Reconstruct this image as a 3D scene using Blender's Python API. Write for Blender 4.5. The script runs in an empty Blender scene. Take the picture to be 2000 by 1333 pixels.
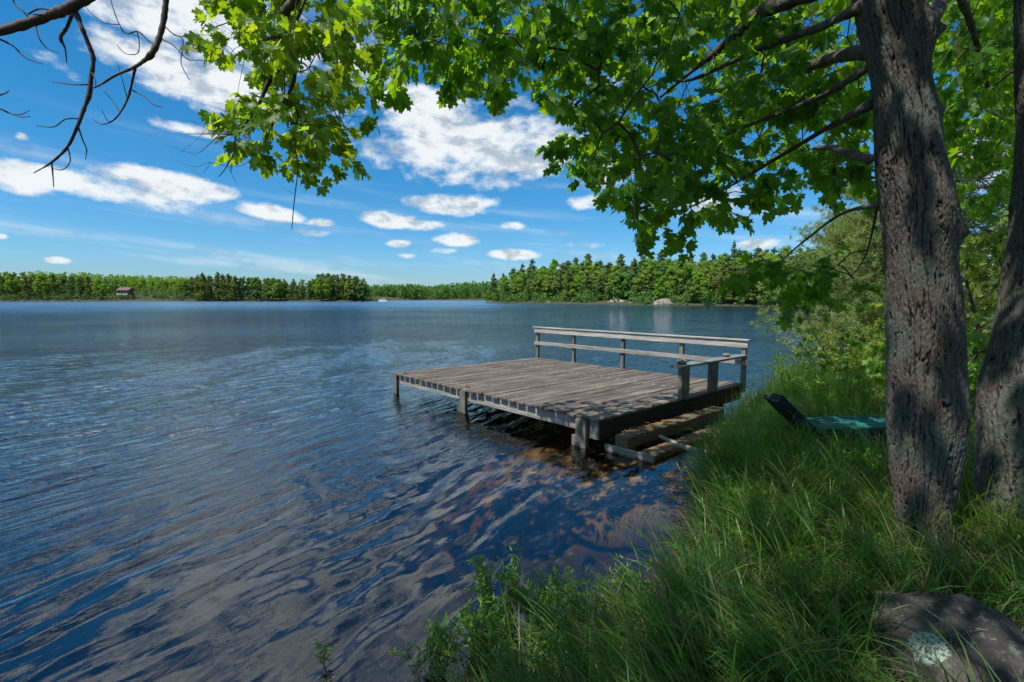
import bpy, bmesh, math, random
import numpy as np
from mathutils import Vector, Matrix, Quaternion

random.seed(7)
RNG = np.random.default_rng(11)
sc = bpy.context.scene
COL = sc.collection

# ------------------------------------------------------------------ camera
F, CX, CY, CAMH = 982., 1000., 666.5, 2.3
PITCH = math.atan((666.5 - 583) / F)
cam_d = bpy.data.cameras.new('camera')
cam = bpy.data.objects.new('camera', cam_d)
COL.objects.link(cam)
cam.location = (0, 0, CAMH)
cam.rotation_euler = (math.pi / 2 - PITCH, 0, 0)
cam_d.sensor_width = 36
cam_d.lens = F / 2000 * 36
cam_d.clip_start = 0.05
cam_d.clip_end = 6000
sc.camera = cam

def ray(px, py):
    u = (px - CX) / F
    v = -(py - CY) / F
    return np.array([u, math.cos(PITCH) + v * math.sin(PITCH), -math.sin(PITCH) + v * math.cos(PITCH)])

def G(px, py, z=0.):
    """point of the horizontal plane z seen at a photo pixel"""
    d = ray(px, py)
    return np.array([0, 0, CAMH]) + d * ((z - CAMH) / d[2])

def Q(px, py, Y):
    """point at distance Y (world y) seen at a photo pixel"""
    d = ray(px, py)
    return np.array([0, 0, CAMH]) + d * (Y / d[1])

def proj(p):
    p = np.asarray(p, float)
    x, y, z = p[..., 0], p[..., 1], p[..., 2] - CAMH
    f = y * math.cos(PITCH) - z * math.sin(PITCH)
    up = y * math.sin(PITCH) + z * math.cos(PITCH)
    f = np.where(np.abs(f) < 1e-6, 1e-6, f)
    return CX + F * x / f, CY - F * up / f, f

# ------------------------------------------------------------------ sun, sky, exposure
SUN_EL = math.radians(61)
SUN_AZ = math.atan2(-.80, -.60)            # from +Y towards +X
SUN = Vector((math.sin(SUN_AZ) * math.cos(SUN_EL), math.cos(SUN_AZ) * math.cos(SUN_EL), math.sin(SUN_EL)))
sun_d = bpy.data.lights.new('sun', 'SUN')
sun_d.energy = 4.8
sun_d.angle = math.radians(.53)
sun_d.color = (1.0, .95, .86)
sun_o = bpy.data.objects.new('sun', sun_d)
COL.objects.link(sun_o)
sun_o.rotation_euler = SUN.to_track_quat('Z', 'Y').to_euler()
sc.view_settings.view_transform = 'Standard'
sc.view_settings.look = 'None'
sc.view_settings.gamma = 1
sc.view_settings.use_curve_mapping = False
sc.view_settings.exposure = 0.25
sc.cycles.use_denoising = True
sc.cycles.max_bounces = 8
sc.cycles.transparent_max_bounces = 12
sc.cycles.volume_bounces = 0
sc.cycles.sample_clamp_indirect = 4
sc.cycles.caustics_reflective = False
sc.cycles.caustics_refractive = False

class NT:
    def __init__(s, tree):
        s.t = tree
        s.n = tree.nodes
        s.l = tree.links
    def node(s, typ, **kw):
        n = s.n.new(typ)
        for k, v in kw.items():
            setattr(n, k, v)
        return n
    def put(s, sock, v):
        if isinstance(v, bpy.types.NodeSocket):
            s.l.new(v, sock)
        elif v is not None:
            sock.default_value = v
    def math(s, op, a, b=None, c=None, clamp=False):
        n = s.node('ShaderNodeMath', operation=op, use_clamp=clamp)
        s.put(n.inputs[0], a)
        s.put(n.inputs[1], b)
        s.put(n.inputs[2], c)
        return n.outputs[0]
    def mix(s, f, a, b, blend='MIX'):
        n = s.node('ShaderNodeMix', data_type='RGBA', blend_type=blend)
        s.put(n.inputs[0], f)
        s.put(n.inputs[6], a)
        s.put(n.inputs[7], b)
        return n.outputs[2]
    def noise(s, vec, scale, detail=4, rough=.5, dist=0., out=0):
        n = s.node('ShaderNodeTexNoise')
        s.put(n.inputs['Vector'], vec)
        n.inputs['Scale'].default_value = scale
        n.inputs['Detail'].default_value = detail
        n.inputs['Roughness'].default_value = rough
        n.inputs['Distortion'].default_value = dist
        return n.outputs[out]
    def ramp(s, f, lo, hi, smooth=True, a=0., b=1.):
        n = s.node('ShaderNodeMapRange', interpolation_type='SMOOTHSTEP' if smooth else 'LINEAR')
        s.put(n.inputs[0], f)
        s.put(n.inputs[1], lo)
        s.put(n.inputs[2], hi)
        s.put(n.inputs[3], a)
        s.put(n.inputs[4], b)
        return n.outputs[0]
    def mapping(s, vec, scale=(1, 1, 1), loc=(0, 0, 0), rot=(0, 0, 0)):
        n = s.node('ShaderNodeMapping')
        s.put(n.inputs[0], vec)
        s.put(n.inputs[1], loc)
        n.inputs[2].default_value = rot
        n.inputs[3].default_value = scale
        return n.outputs[0]

def rgb(r, g, b):
    return (r, g, b, 1)

world = bpy.data.worlds.new('World')
sc.world = world
world.use_nodes = True
w = NT(world.node_tree)
w.n.clear()
sky = w.node('ShaderNodeTexSky', sky_type='NISHITA')
sky.sun_disc = False
sky.sun_elevation = SUN_EL
sky.sun_rotation = SUN_AZ
sky.altitude = 300
sky.air_density = 1.0
sky.dust_density = 0.6
sky.ozone_density = 2.0
geo = w.node('ShaderNodeTexCoord').outputs['Generated']
sep = w.node('ShaderNodeSeparateXYZ')
w.l.new(geo, sep.inputs[0])
X, Y_, Z = sep.outputs
hs = w.node('ShaderNodeHueSaturation')
hs.inputs['Hue'].default_value = 0.485
hs.inputs['Saturation'].default_value = 1.38
hs.inputs['Value'].default_value = 1.0
w.l.new(sky.outputs[0], hs.inputs['Color'])
skycol = w.mix(1.0, hs.outputs[0], rgb(.60, 1.05, 1.30), 'MULTIPLY')
skycol = w.mix(w.ramp(Z, .30, .0), skycol, w.mix(1.0, skycol, rgb(1.06, .90, 1.02), 'MULTIPLY'))
az = w.math('ARCTAN2', X, Y_)
el = w.math('ARCSINE', Z)
# cloud noise, stretched horizontally towards the horizon as a flat cloud deck seen from below
zc = w.math('MAXIMUM', w.math('ADD', Z, .10), .03)
cmb = w.node('ShaderNodeCombineXYZ')
w.put(cmb.inputs[0], az)
w.put(cmb.inputs[1], w.math('MULTIPLY', el, 1.9))
cmb.inputs[2].default_value = 3.1
cn = w.noise(cmb.outputs[0], 5.5, 7, .56, .25)
cn2 = w.noise(cmb.outputs[0], 21, 6, .62)
cnn = w.math('ADD', w.math('MULTIPLY', w.math('SUBTRACT', cn, .5), 2.4), w.math('MULTIPLY', w.math('SUBTRACT', cn2, .5), 1.7))
# the clouds in view, then unseen ones added overhead for the water reflections: centre px, radii px, slope, strength
CL = [(120, 355, 250, 22, .13, 1.15), (30, 345, 110, 26, 0.05, 1.1), (250, 378, 140, 20, .17, 1.0), (330, 358, 125, 27, .07, 1.2), (520, 414, 66, 14, .12, 1.1),
      (632, 436, 28, 7, 0, .7), (900, 275, 215, 70, 0.0, 1.15), (830, 215, 120, 42, .1, 1.1), (1010, 262, 105, 58, 0, 1.1),
      (780, 310, 90, 30, 0, .8), (880, 340, 130, 26, .05, .75), (890, 398, 88, 19, 0, 1.15), (925, 410, 40, 14, 0, .9), (760, 431, 52, 15, .1, 1.0),
      (820, 440, 40, 9, 0, .7), (893, 470, 45, 12, 0, 1.1), (868, 490, 36, 6, 0, .8), (1007, 441, 35, 9, .05, 1.0), (1003, 497, 50, 9, .03, 1.15),
      (778, 476, 28, 7, 0, .9), (793, 500, 18, 5, 0, .8), (1148, 398, 42, 17, .05, .8), (1101, 458, 15, 7, 0, .9), (1140, 478, 62, 7, 0, .7),
      (115, 509, 26, 6, 0, .9), (300, 40, 200, 50, .2, 1.15), (350, 150, 180, 46, .25, 1.15), (470, 40, 210, 85, .1, 1.2), (470, 175, 120, 35, .3, .9), (700, 110, 90, 70, 0, .9),
      (95, 118, 62, 18, .35, .85), (360, 252, 80, 13, .05, .85), (1485, 480, 48, 11, 0, .9), (1190, 330, 90, 30, -.1, .85), (1370, 390, 80, 24, 0, .7),
      (42, 268, 15, 8, 0, .8), (1170, 150, 50, 25, 0, .5), (5, 462, 14, 6, 0, 1.), (1900, 320, 80, 60, 0, .9), (1250, 500, 90, 9, 0, .5),
      (610, 455, 40, 6, 0, .4), (600, -110, 380, 80, 0, 1.2), (150, -170, 330, 80, .1, 1.2), (520, -330, 420, 120, 0, 1.2), (1300, -150, 260, 80, 0, .9)]
dens = None
low = None
for (px, py, rx, ry, sl, st) in CL:
    d = ray(px, py)
    a0 = math.atan2(d[0], d[1])
    e0 = math.asin(d[2] / np.linalg.norm(d))
    ca = math.cos(a0)
    k = 1. / (F / ca ** 2)
    ke = math.cos(math.atan((py - CY) / F)) ** 2 / F * ca
    sx, sy = 1 / (rx * k * 1.22), 1 / (ry * ke * 1.38)
    da = w.math('SUBTRACT', az, a0)
    de = w.math('ADD', w.math('SUBTRACT', el, e0), w.math('MULTIPLY', da, sl * ke / k))
    q = w.math('ADD', w.math('POWER', w.math('MULTIPLY', da, sx), 2.), w.math('POWER', w.math('MULTIPLY', de, sy), 2.))
    m = w.math('MULTIPLY', w.math('SUBTRACT', 1., q), st)
    dens = m if dens is None else w.math('MAXIMUM', dens, m)
dens = w.math('MAXIMUM', dens, -3.)
# general cloud deck over the rest of the sky
pv = w.node('ShaderNodeCombineXYZ')
w.put(pv.inputs[0], w.math('DIVIDE', X, zc))
w.put(pv.inputs[1], w.math('DIVIDE', Y_, zc))
gen = w.noise(pv.outputs[0], 1.5, 7, .55, .3)
out = w.ramp(el, .44, .56)
side = w.ramp(w.math('ABSOLUTE', az), .85, 1.1)
genm = w.math('MULTIPLY', w.math('MAXIMUM', out, side), w.ramp(gen, .47, .60))
d1 = w.ramp(w.math('ADD', dens, w.math('MULTIPLY', cnn, 1.25)), .16, 1.05)
alpha = w.math('MAXIMUM', d1, w.math('MULTIPLY', genm, .85), clamp=True)
# thin cirrus near the horizon
ci = w.node('ShaderNodeCombineXYZ')
w.put(ci.inputs[0], w.math('MULTIPLY', az, 1.6))
w.put(ci.inputs[1], w.math('ADD', w.math('MULTIPLY', el, 22.), w.math('MULTIPLY', az, 2.2)))
cir = w.ramp(w.noise(ci.outputs[0], 1.3, 5, .55), .46, .78)
cirm = w.math('MULTIPLY', w.math('MULTIPLY', cir, w.ramp(el, .34, .06)), .6)
alpha2 = w.math('MAXIMUM', w.math('MULTIPLY', alpha, .97), cirm)
upv = w.mapping(cmb.outputs[0], (1, 1, 1), (.012, .030, 0))
relief = w.math('SUBTRACT', w.noise(cmb.outputs[0], 14, 6, .6), w.noise(upv, 14, 6, .6))
shade = w.ramp(w.math('ADD', w.math('MULTIPLY', relief, 1.6), w.noise(cmb.outputs[0], 6, 4, .5)), .24, .60)
ccol = w.mix(shade, rgb(4.4, 5.3, 6.2), rgb(8.6, 9.0, 9.2))  # lit tops and shaded hollows of the clouds put into the colour
final = w.mix(alpha2, skycol, ccol)
bg = w.node('ShaderNodeBackground')
w.l.new(final, bg.inputs[0])
bg.inputs[1].default_value = 0.088
wo = w.node('ShaderNodeOutputWorld')
w.l.new(bg.outputs[0], wo.inputs[0])
world.cycles.sampling_method = 'MANUAL'
world.cycles.sample_map_resolution = 512

# ------------------------------------------------------------------ helpers
def tag(o, label=None, cat=None, group=None, kind=None):
    if label: o['label'] = label
    if cat: o['category'] = cat
    if group: o['group'] = group
    if kind: o['kind'] = kind
    return o

def empty(name, loc=(0, 0, 0), rz=0.):
    o = bpy.data.objects.new(name, None)
    o.empty_display_size = .2
    COL.objects.link(o)
    o.location = loc
    o.rotation_euler = (0, 0, rz)
    return o

def mesh_np(name, V, Fc, nside, mat=None, smooth=False, attrs=None):
    """V (n,3), Fc (m,nside) all faces of equal size"""
    V = np.asarray(V, np.float32)
    Fc = np.asarray(Fc, np.int32)
    me = bpy.data.meshes.new(name)
    me.vertices.add(len(V))
    me.vertices.foreach_set('co', V.ravel())
    m = len(Fc)
    me.loops.add(m * nside)
    me.loops.foreach_set('vertex_index', Fc.ravel())
    me.polygons.add(m)
    me.polygons.foreach_set('loop_start', np.arange(m, dtype=np.int32) * nside)
    me.polygons.foreach_set('loop_total', np.full(m, nside, np.int32))
    if smooth:
        me.polygons.foreach_set('use_smooth', np.ones(m, bool))
    if attrs:
        for k, v in attrs.items():
            at = me.attributes.new(k, 'FLOAT', 'POINT')
            at.data.foreach_set('value', np.asarray(v, np.float32))
    me.update(calc_edges=True)
    if mat: me.materials.append(mat)
    return me

def link(name, me, parent=None, world_coords=True):
    o = bpy.data.objects.new(name, me)
    COL.objects.link(o)
    if parent is not None:
        o.parent = parent
        if world_coords:
            o.matrix_parent_inverse = parent.matrix_basis.inverted()
    return o

class MB:
    """collects verts and faces of mixed size for one mesh"""
    def __init__(s):
        s.v = []
        s.f = []
    def add(s, V, Fc):
        n = len(s.v)
        s.v += [tuple(map(float, p)) for p in V]
        s.f += [tuple(int(i) + n for i in f) for f in Fc]
    def tube(s, pts, rad, sides=8, cap=True):
        pts = [Vector(p) for p in pts]
        n0 = len(s.v)
        t0 = (pts[1] - pts[0]).normalized()
        ref = Vector((0, 0, 1)) if abs(t0.z) < .9 else Vector((1, 0, 0))
        nx = t0.cross(ref).normalized()
        for i, p in enumerate(pts):
            t = (pts[min(i + 1, len(pts) - 1)] - pts[max(i - 1, 0)])
            t = t.normalized() if t.length > 1e-9 else t0
            nx = (nx - t * nx.dot(t))
            nx = nx.normalized() if nx.length > 1e-6 else t.orthogonal().normalized()
            ny = t.cross(nx)
            r = rad[i] if hasattr(rad, '__len__') else rad
            for k in range(sides):
                a = 2 * math.pi * k / sides
                s.v.append(tuple(p + nx * (math.cos(a) * r) + ny * (math.sin(a) * r)))
        for i in range(len(pts) - 1):
            for k in range(sides):
                a = n0 + i * sides + k
                b = n0 + i * sides + (k + 1) % sides
                s.f.append((a, b, b + sides, a + sides))
        if cap:
            s.f.append(tuple(n0 + k for k in range(sides))[::-1])
            e = n0 + (len(pts) - 1) * sides
            s.f.append(tuple(e + k for k in range(sides)))
    def mesh(s, name, mat=None, smooth=True):
        me = bpy.data.meshes.new(name)
        me.from_pydata(s.v, [], s.f)
        if smooth:
            me.polygons.foreach_set('use_smooth', np.ones(len(me.polygons), bool))
        me.update()
        if mat: me.materials.append(mat)
        return me
    def build(s, name, mat, parent=None, smooth=True, world_coords=True):
        return link(name, s.mesh(name, mat, smooth), parent, world_coords)

def smooth_path(P, n):
    """Catmull-Rom through P (list of vectors incl. radius), n samples per span"""
    P = np.asarray(P, float)
    out = []
    for i in range(len(P) - 1):
        p0 = P[max(i - 1, 0)]
        p1, p2 = P[i], P[i + 1]
        p3 = P[min(i + 2, len(P) - 1)]
        for t in np.linspace(0, 1, n, endpoint=False):
            out.append(.5 * ((2 * p1) + (-p0 + p2) * t + (2 * p0 - 5 * p1 + 4 * p2 - p3) * t * t + (-p0 + 3 * p1 - 3 * p2 + p3) * t ** 3))
    out.append(P[-1])
    return np.array(out)

_perm = RNG.permutation(256)
_perm = np.concatenate([_perm, _perm, _perm])
_grad = RNG.normal(size=(256, 3))
_grad /= np.linalg.norm(_grad, axis=1)[:, None]
def perlin(p):
    p = np.asarray(p, float)
    i = np.floor(p).astype(int)
    f = p - i
    i &= 255
    u = f * f * f * (f * (f * 6 - 15) + 10)
    r = 0
    for dx in (0, 1):
        for dy in (0, 1):
            for dz in (0, 1):
                g = _grad[_perm[_perm[_perm[(i[..., 0] + dx) & 255] + ((i[..., 1] + dy) & 255)] + ((i[..., 2] + dz) & 255)]]
                dd = f - np.array([dx, dy, dz])
                wx = u[..., 0] if dx else 1 - u[..., 0]
                wy = u[..., 1] if dy else 1 - u[..., 1]
                wz = u[..., 2] if dz else 1 - u[..., 2]
                r = r + (g * dd).sum(-1) * wx * wy * wz
    return r * 1.5
def fbm(p, o=4):
    p = np.asarray(p, float)
    s, a = 0, 1.
    for k in range(o):
        s = s + a * perlin(p + 17.3 * k)
        p = p * 2.03
        a *= .5
    return s
def v3(x, y, z):
    x, y, z = np.broadcast_arrays(x, y, z)
    return np.stack([x, y, z], -1)

def box_mesh(name, sx, sy, sz, mat, bevel=.004, nx=1, jitter=0., seed=0):
    """box with corner at the origin, along +x,+y,+z, split nx times along x, slightly warped"""
    rr = random.Random(seed)
    bm = bmesh.new()
    bmesh.ops.create_cube(bm, size=1)
    for v in bm.verts:
        v.co = Vector(((v.co.x + .5) * sx, (v.co.y + .5) * sy, (v.co.z + .5) * sz))
    if bevel:
        bmesh.ops.bevel(bm, geom=bm.edges[:], offset=bevel, segments=1, affect='EDGES')
    if nx > 1:
        for k in range(1, nx):
            x = sx * k / nx
            bmesh.ops.bisect_plane(bm, geom=bm.verts[:] + bm.edges[:] + bm.faces[:], plane_co=(x, 0, 0), plane_no=(1, 0, 0))
    if jitter:
        ks = {}
        for v in bm.verts:
            k = round(v.co.x * nx / sx)
            if k not in ks:
                ks[k] = (rr.uniform(-1, 1) * jitter, rr.uniform(-1, 1) * jitter)
            v.co.y += ks[k][0] + rr.uniform(-1, 1) * jitter * .3
            v.co.z += ks[k][1] * .6 + rr.uniform(-1, 1) * jitter * .2
    me = bpy.data.meshes.new(name)
    bm.to_mesh(me)
    bm.free()
    me.materials.append(mat)
    return me

def local(name, me, parent, loc=(0, 0, 0), rot=(0, 0, 0)):
    o = bpy.data.objects.new(name, me)
    COL.objects.link(o)
    o.parent = parent
    o.location = loc
    o.rotation_euler = rot
    return o

# ------------------------------------------------------------------ materials
def new_mat(name):
    m = bpy.data.materials.new(name)
    m.use_nodes = True
    n = NT(m.node_tree)
    n.n.clear()
    o = n.node('ShaderNodeOutputMaterial')
    return m, n, o

def leaf_mat(name, c1, c2, trans=(.25, .42, .04), tmix=.42, rough=.45, spec=.35):
    m, n, o = new_mat(name)
    g = n.node('ShaderNodeNewGeometry')
    oi = n.node('ShaderNodeObjectInfo')
    r = n.math('FRACT', n.math('ADD', g.outputs['Random Per Island'], oi.outputs['Random']))
    col = n.mix(r, rgb(*c1), rgb(*c2))
    nz = n.noise(g.outputs['Position'], 1.7, 2)
    col = n.mix(n.ramp(nz, .35, .7), col, n.mix(1.0, col, rgb(.62, .74, .8), 'MULTIPLY'))
    p = n.node('ShaderNodeBsdfPrincipled')
    n.put(p.inputs['Base Color'], col)
    p.inputs['Roughness'].default_value = rough
    p.inputs['Specular IOR Level'].default_value = spec
    t = n.node('ShaderNodeBsdfTranslucent')
    tc = n.mix(r, rgb(*trans), rgb(trans[0] * 1.5, trans[1] * 1.15, trans[2]))
    n.put(t.inputs[0], tc)
    ms = n.node('ShaderNodeMixShader')
    ms.inputs[0].default_value = tmix
    n.l.new(p.outputs[0], ms.inputs[1])
    n.l.new(t.outputs[0], ms.inputs[2])
    n.l.new(ms.outputs[0], o.inputs[0])
    return m

def wood_mat(name, dark, light, moss=None, bump=.5, axis_scale=(1.2, 26, 26), stain=None, streak=.5):
    m, n, o = new_mat(name)
    tc = n.node('ShaderNodeTexCoord').outputs['Object']
    oi = n.node('ShaderNodeObjectInfo').outputs['Random']
    off = n.node('ShaderNodeCombineXYZ')
    n.put(off.inputs[0], n.math('MULTIPLY', oi, 37.))
    n.put(off.inputs[2], n.math('MULTIPLY', oi, 11.))
    vec = n.mapping(tc, axis_scale, off.outputs[0])
    g1 = n.noise(vec, 1.6, 6, .62, .35)
    g2 = n.noise(n.mapping(tc, (.8, 3, 3), off.outputs[0]), 1.5, 4, .6)
    f = n.ramp(n.math('ADD', n.math('MULTIPLY', g1, .65), n.math('MULTIPLY', g2, .35)), .36, .66)
    col = n.mix(f, rgb(*dark), rgb(*light))
    val = n.math('ADD', .78, n.math('MULTIPLY', n.math('FRACT', n.math('MULTIPLY', oi, 7.3)), .44))
    hsn = n.node('ShaderNodeHueSaturation')
    n.put(hsn.inputs['Color'], col)
    n.put(hsn.inputs['Value'], val)
    col = hsn.outputs[0]
    crack = n.ramp(n.noise(n.mapping(tc, (.7, 46, 46), off.outputs[0]), 1.3, 3, .55), .30, .40)
    col = n.mix(crack, n.mix(1., col, rgb(.3, .27, .25), 'MULTIPLY'), col)
    if stain:
        st = n.ramp(n.noise(tc, 5.5, 5, .65), .62, .72)
        col = n.mix(n.math('MULTIPLY', st, .7), col, rgb(*stain))
    if moss:
        wp = n.node('ShaderNodeNewGeometry').outputs['Position']
        mo = n.ramp(n.noise(wp, 9, 5, .65), .48, .64)
        col = n.mix(mo, col, rgb(*moss))
    wz_ = n.node('ShaderNodeSeparateXYZ')
    gp = n.node('ShaderNodeNewGeometry').outputs['Position']
    n.l.new(gp, wz_.inputs[0])
    wl = n.math('ADD', wz_.outputs[2], n.math('MULTIPLY', n.math('SUBTRACT', n.noise(gp, 12, 3), .5), .08))
    col = n.mix(n.ramp(wl, -.01, .045), rgb(.022, .017, .009), col)
    p = n.node('ShaderNodeBsdfPrincipled')
    n.put(p.inputs['Base Color'], col)
    p.inputs['Roughness'].default_value = .78
    p.inputs['Specular IOR Level'].default_value = .25
    b = n.node('ShaderNodeBump')
    b.inputs['Strength'].default_value = bump
    b.inputs['Distance'].default_value = .01
    n.put(b.inputs['Height'], n.math('ADD', g1, crack))
    n.l.new(b.outputs[0], p.inputs['Normal'])
    n.l.new(p.outputs[0], o.inputs[0])
    return m

M = {}
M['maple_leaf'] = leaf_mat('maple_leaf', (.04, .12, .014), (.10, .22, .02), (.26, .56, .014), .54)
M['lit_leaf'] = leaf_mat('lit_leaf', (.055, .14, .014), (.13, .25, .02), (.38, .62, .014), .55)  # yellower copy of the maple leaf, sunlight through it put into the colours
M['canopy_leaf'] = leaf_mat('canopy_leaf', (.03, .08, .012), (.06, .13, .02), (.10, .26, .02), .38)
M['birch_leaf'] = leaf_mat('birch_leaf', (.035, .085, .02), (.06, .13, .03), (.14, .32, .03), .4)
M['sunny_leaf'] = leaf_mat('sunny_leaf', (.14, .25, .035), (.24, .34, .06), (.42, .56, .05), .45)  # lighter leaf for bushes and saplings, sunlight put into the colours
M['shrub_leaf'] = leaf_mat('shrub_leaf', (.06, .18, .015), (.15, .30, .025), (.28, .5, .02), .45)
M['gale_leaf'] = leaf_mat('gale_leaf', (.08, .21, .03), (.19, .34, .05), (.26, .5, .04), .42, .5)
M['grass'] = leaf_mat('grass', (.035, .14, .03), (.16, .29, .05), (.16, .40, .035), .43, .42, .5)
def vary(mat, cols):
    nn = NT(mat.node_tree)
    p_ = [x for x in nn.n if x.type == 'BSDF_PRINCIPLED'][0]
    src = p_.inputs['Base Color'].links[0].from_socket
    gp = nn.node('ShaderNodeNewGeometry')
    a = nn.noise(gp.outputs['Position'], 2.6, 3, .6)
    b1 = nn.noise(gp.outputs['Position'], 1.3, 2, .5)
    ri = nn.math('FRACT', nn.math('MULTIPLY', gp.outputs['Random Per Island'], 13.7))
    c_ = nn.mix(nn.ramp(a, .45, .65), src, rgb(*cols[0]))
    c_ = nn.mix(nn.math('MULTIPLY', nn.ramp(b1, .5, .65), .8), c_, rgb(*cols[1]))
    c_ = nn.mix(nn.math('MULTIPLY', nn.ramp(ri, .80, .9), .85), c_, rgb(*cols[2]))
    nn.put(p_.inputs['Base Color'], c_)
    t_ = [x for x in nn.n if x.type == 'BSDF_TRANSLUCENT'][0]
    ts = t_.inputs[0].links[0].from_socket
    nn.put(t_.inputs[0], nn.mix(nn.math('MULTIPLY', nn.ramp(ri, .80, .9), .85), ts, rgb(.3, .27, .12)))
vary(M['grass'], [(.15, .22, .03), (.04, .13, .06), (.24, .20, .10)])
M['dry_grass'] = leaf_mat('dry_grass', (.17, .14, .08), (.27, .22, .13), (.3, .25, .12), .3, .7, .1)
M['red_leaf'] = leaf_mat('red_leaf', (.30, .05, .05), (.35, .10, .08), (.4, .1, .08), .4)
M['needles_soft'] = leaf_mat('needles_soft', (.20, .29, .09), (.30, .38, .13), (.34, .45, .10), .4, .6, .2)
M['needles_dark'] = leaf_mat('needles_dark', (.035, .085, .03), (.07, .13, .05), (.08, .16, .04), .3, .6, .2)
M['pine_a'] = leaf_mat('pine_a', (.13, .19, .045), (.25, .31, .08), (.2, .3, .04), .3, .7, .1)
M['pine_b'] = leaf_mat('pine_b', (.09, .165, .055), (.17, .26, .08), (.16, .27, .05), .28, .7, .1)
M['broad_a'] = leaf_mat('broad_a', (.15, .29, .035), (.25, .41, .05), (.28, .45, .03), .35, .7, .1)
M['broad_b'] = leaf_mat('broad_b', (.10, .23, .06), (.17, .33, .08), (.2, .38, .05), .35, .7, .1)
M['broad_c'] = leaf_mat('broad_c', (.20, .29, .06), (.29, .38, .08), (.3, .4, .05), .3, .7, .1)
WET = True
M['deck'] = wood_mat('deck', (.058, .045, .035), (.225, .195, .165), stain=(.42, .40, .36), bump=.6)
M['grey_wood'] = wood_mat('grey_wood', (.14, .145, .14), (.36, .36, .34), bump=.6)
M['pale_wood'] = wood_mat('pale_wood', (.24, .225, .20), (.52, .49, .45), bump=.6)
M['post_wood'] = wood_mat('post_wood', (.085, .08, .068), (.24, .23, .20), bump=.7, axis_scale=(26, 26, 1.2), stain=(.12, .13, .07))
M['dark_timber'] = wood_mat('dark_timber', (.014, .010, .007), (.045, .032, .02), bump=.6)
M['moss_timber'] = wood_mat('moss_timber', (.09, .07, .045), (.22, .17, .11), moss=(.10, .10, .028), bump=.8)
M['lit_slat_green'] = wood_mat('lit_slat_green', (.008, .065, .065), (.03, .22, .20), bump=.3)  # brighter copy of the bench green, light on the slats put into the colour
M['dark_green_paint'] = wood_mat('dark_green_paint', (.003, .012, .014), (.008, .028, .032), bump=.3)
M['driftwood'] = wood_mat('driftwood', (.16, .145, .12), (.38, .35, .30), bump=.6)

def simple(name, col, rough=.7, nscale=0, col2=None, bump=0.):
    m, n, o = new_mat(name)
    p = n.node('ShaderNodeBsdfPrincipled')
    p.inputs['Roughness'].default_value = rough
    if nscale:
        tcc = n.node('ShaderNodeTexCoord').outputs['Object']
        nz = n.noise(tcc, nscale, 6, .6)
        n.put(p.inputs['Base Color'], n.mix(n.ramp(nz, .35, .65), rgb(*col), rgb(*(col2 or col))))
        if bump:
            b = n.node('ShaderNodeBump')
            b.inputs['Strength'].default_value = bump
            b.inputs['Distance'].default_value = .02
            n.put(b.inputs['Height'], n.noise(tcc, nscale * 4, 6, .65))
            n.l.new(b.outputs[0], p.inputs['Normal'])
    else:
        n.put(p.inputs['Base Color'], rgb(*col))
    n.l.new(p.outputs[0], o.inputs[0])
    return m
M['twig'] = simple('twig', (.045, .03, .022), .8, 9, (.09, .065, .05))
M['limb'] = simple('limb', (.045, .036, .03), .85, 12, (.14, .12, .10), .8)
M['stem'] = simple('stem', (.06, .05, .03), .8)
M['far_trunk'] = simple('far_trunk', (.05, .038, .03), .9)
M['pale_rock'] = simple('pale_rock', (.15, .13, .11), .85, .6, (.29, .26, .23), .5)
M['small_rock'] = simple('small_rock', (.13, .12, .10), .85, 30, (.26, .24, .20), .6)
M['flat_stone'] = simple('flat_stone', (.30, .27, .20), .85, 14, (.45, .41, .32), .4)
M['rust'] = simple('rust', (.12, .045, .025), .85, 60, (.2, .08, .04))
M['roof'] = simple('roof', (.15, .085, .08), .8)
M['brown_wall'] = simple('brown_wall', (.10, .05, .045), .8)
M['white_paint'] = simple('white_paint', (.75, .75, .72), .5)
M['dark_metal'] = simple('dark_metal', (.03, .03, .035), .5)
M['window_glass'] = simple('window_glass', (.03, .045, .06), .1)
M['needle_litter'] = simple('needle_litter', (.30, .12, .05), .8, 80, (.42, .2, .09))

def bark_mat(name, cr, pl, lich):
    m, n, o = new_mat(name)
    at = n.node('ShaderNodeAttribute', attribute_name='plate').outputs['Fac']
    wp = n.node('ShaderNodeNewGeometry').outputs['Position']
    fine = n.noise(n.mapping(wp, (1, 1, .35)), 55, 6, .65)
    big = n.noise(wp, 2.3, 4, .6)
    plc = n.mix(n.ramp(fine, .3, .7), rgb(pl[0] * .5, pl[1] * .5, pl[2] * .5), rgb(*pl))
    plc = n.mix(n.math('MULTIPLY', n.ramp(big, .46, .62), .65), plc, rgb(*lich))
    br = n.ramp(n.noise(wp, 3.7, 3, .5), .52, .68)
    plc = n.mix(n.math('MULTIPLY', br, .6), plc, rgb(.12, .085, .06))
    col = n.mix(n.ramp(at, .05, .75), rgb(*cr), plc)
    p = n.node('ShaderNodeBsdfPrincipled')
    n.put(p.inputs['Base Color'], col)
    p.inputs['Roughness'].default_value = .88
    p.inputs['Specular IOR Level'].default_value = .2
    b = n.node('ShaderNodeBump')
    b.inputs['Strength'].default_value = .8
    b.inputs['Distance'].default_value = .012
    n.put(b.inputs['Height'], n.math('ADD', fine, n.noise(n.mapping(wp, (1, 1, .3)), 150, 4, .6)))
    n.l.new(b.outputs[0], p.inputs['Normal'])
    n.l.new(p.outputs[0], o.inputs[0])
    return m
M['bark'] = bark_mat('bark', (.010, .007, .005), (.155, .138, .12), (.11, .14, .115))
M['bark2'] = bark_mat('bark2', (.02, .014, .010), (.20, .19, .165), (.15, .18, .14))

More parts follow.
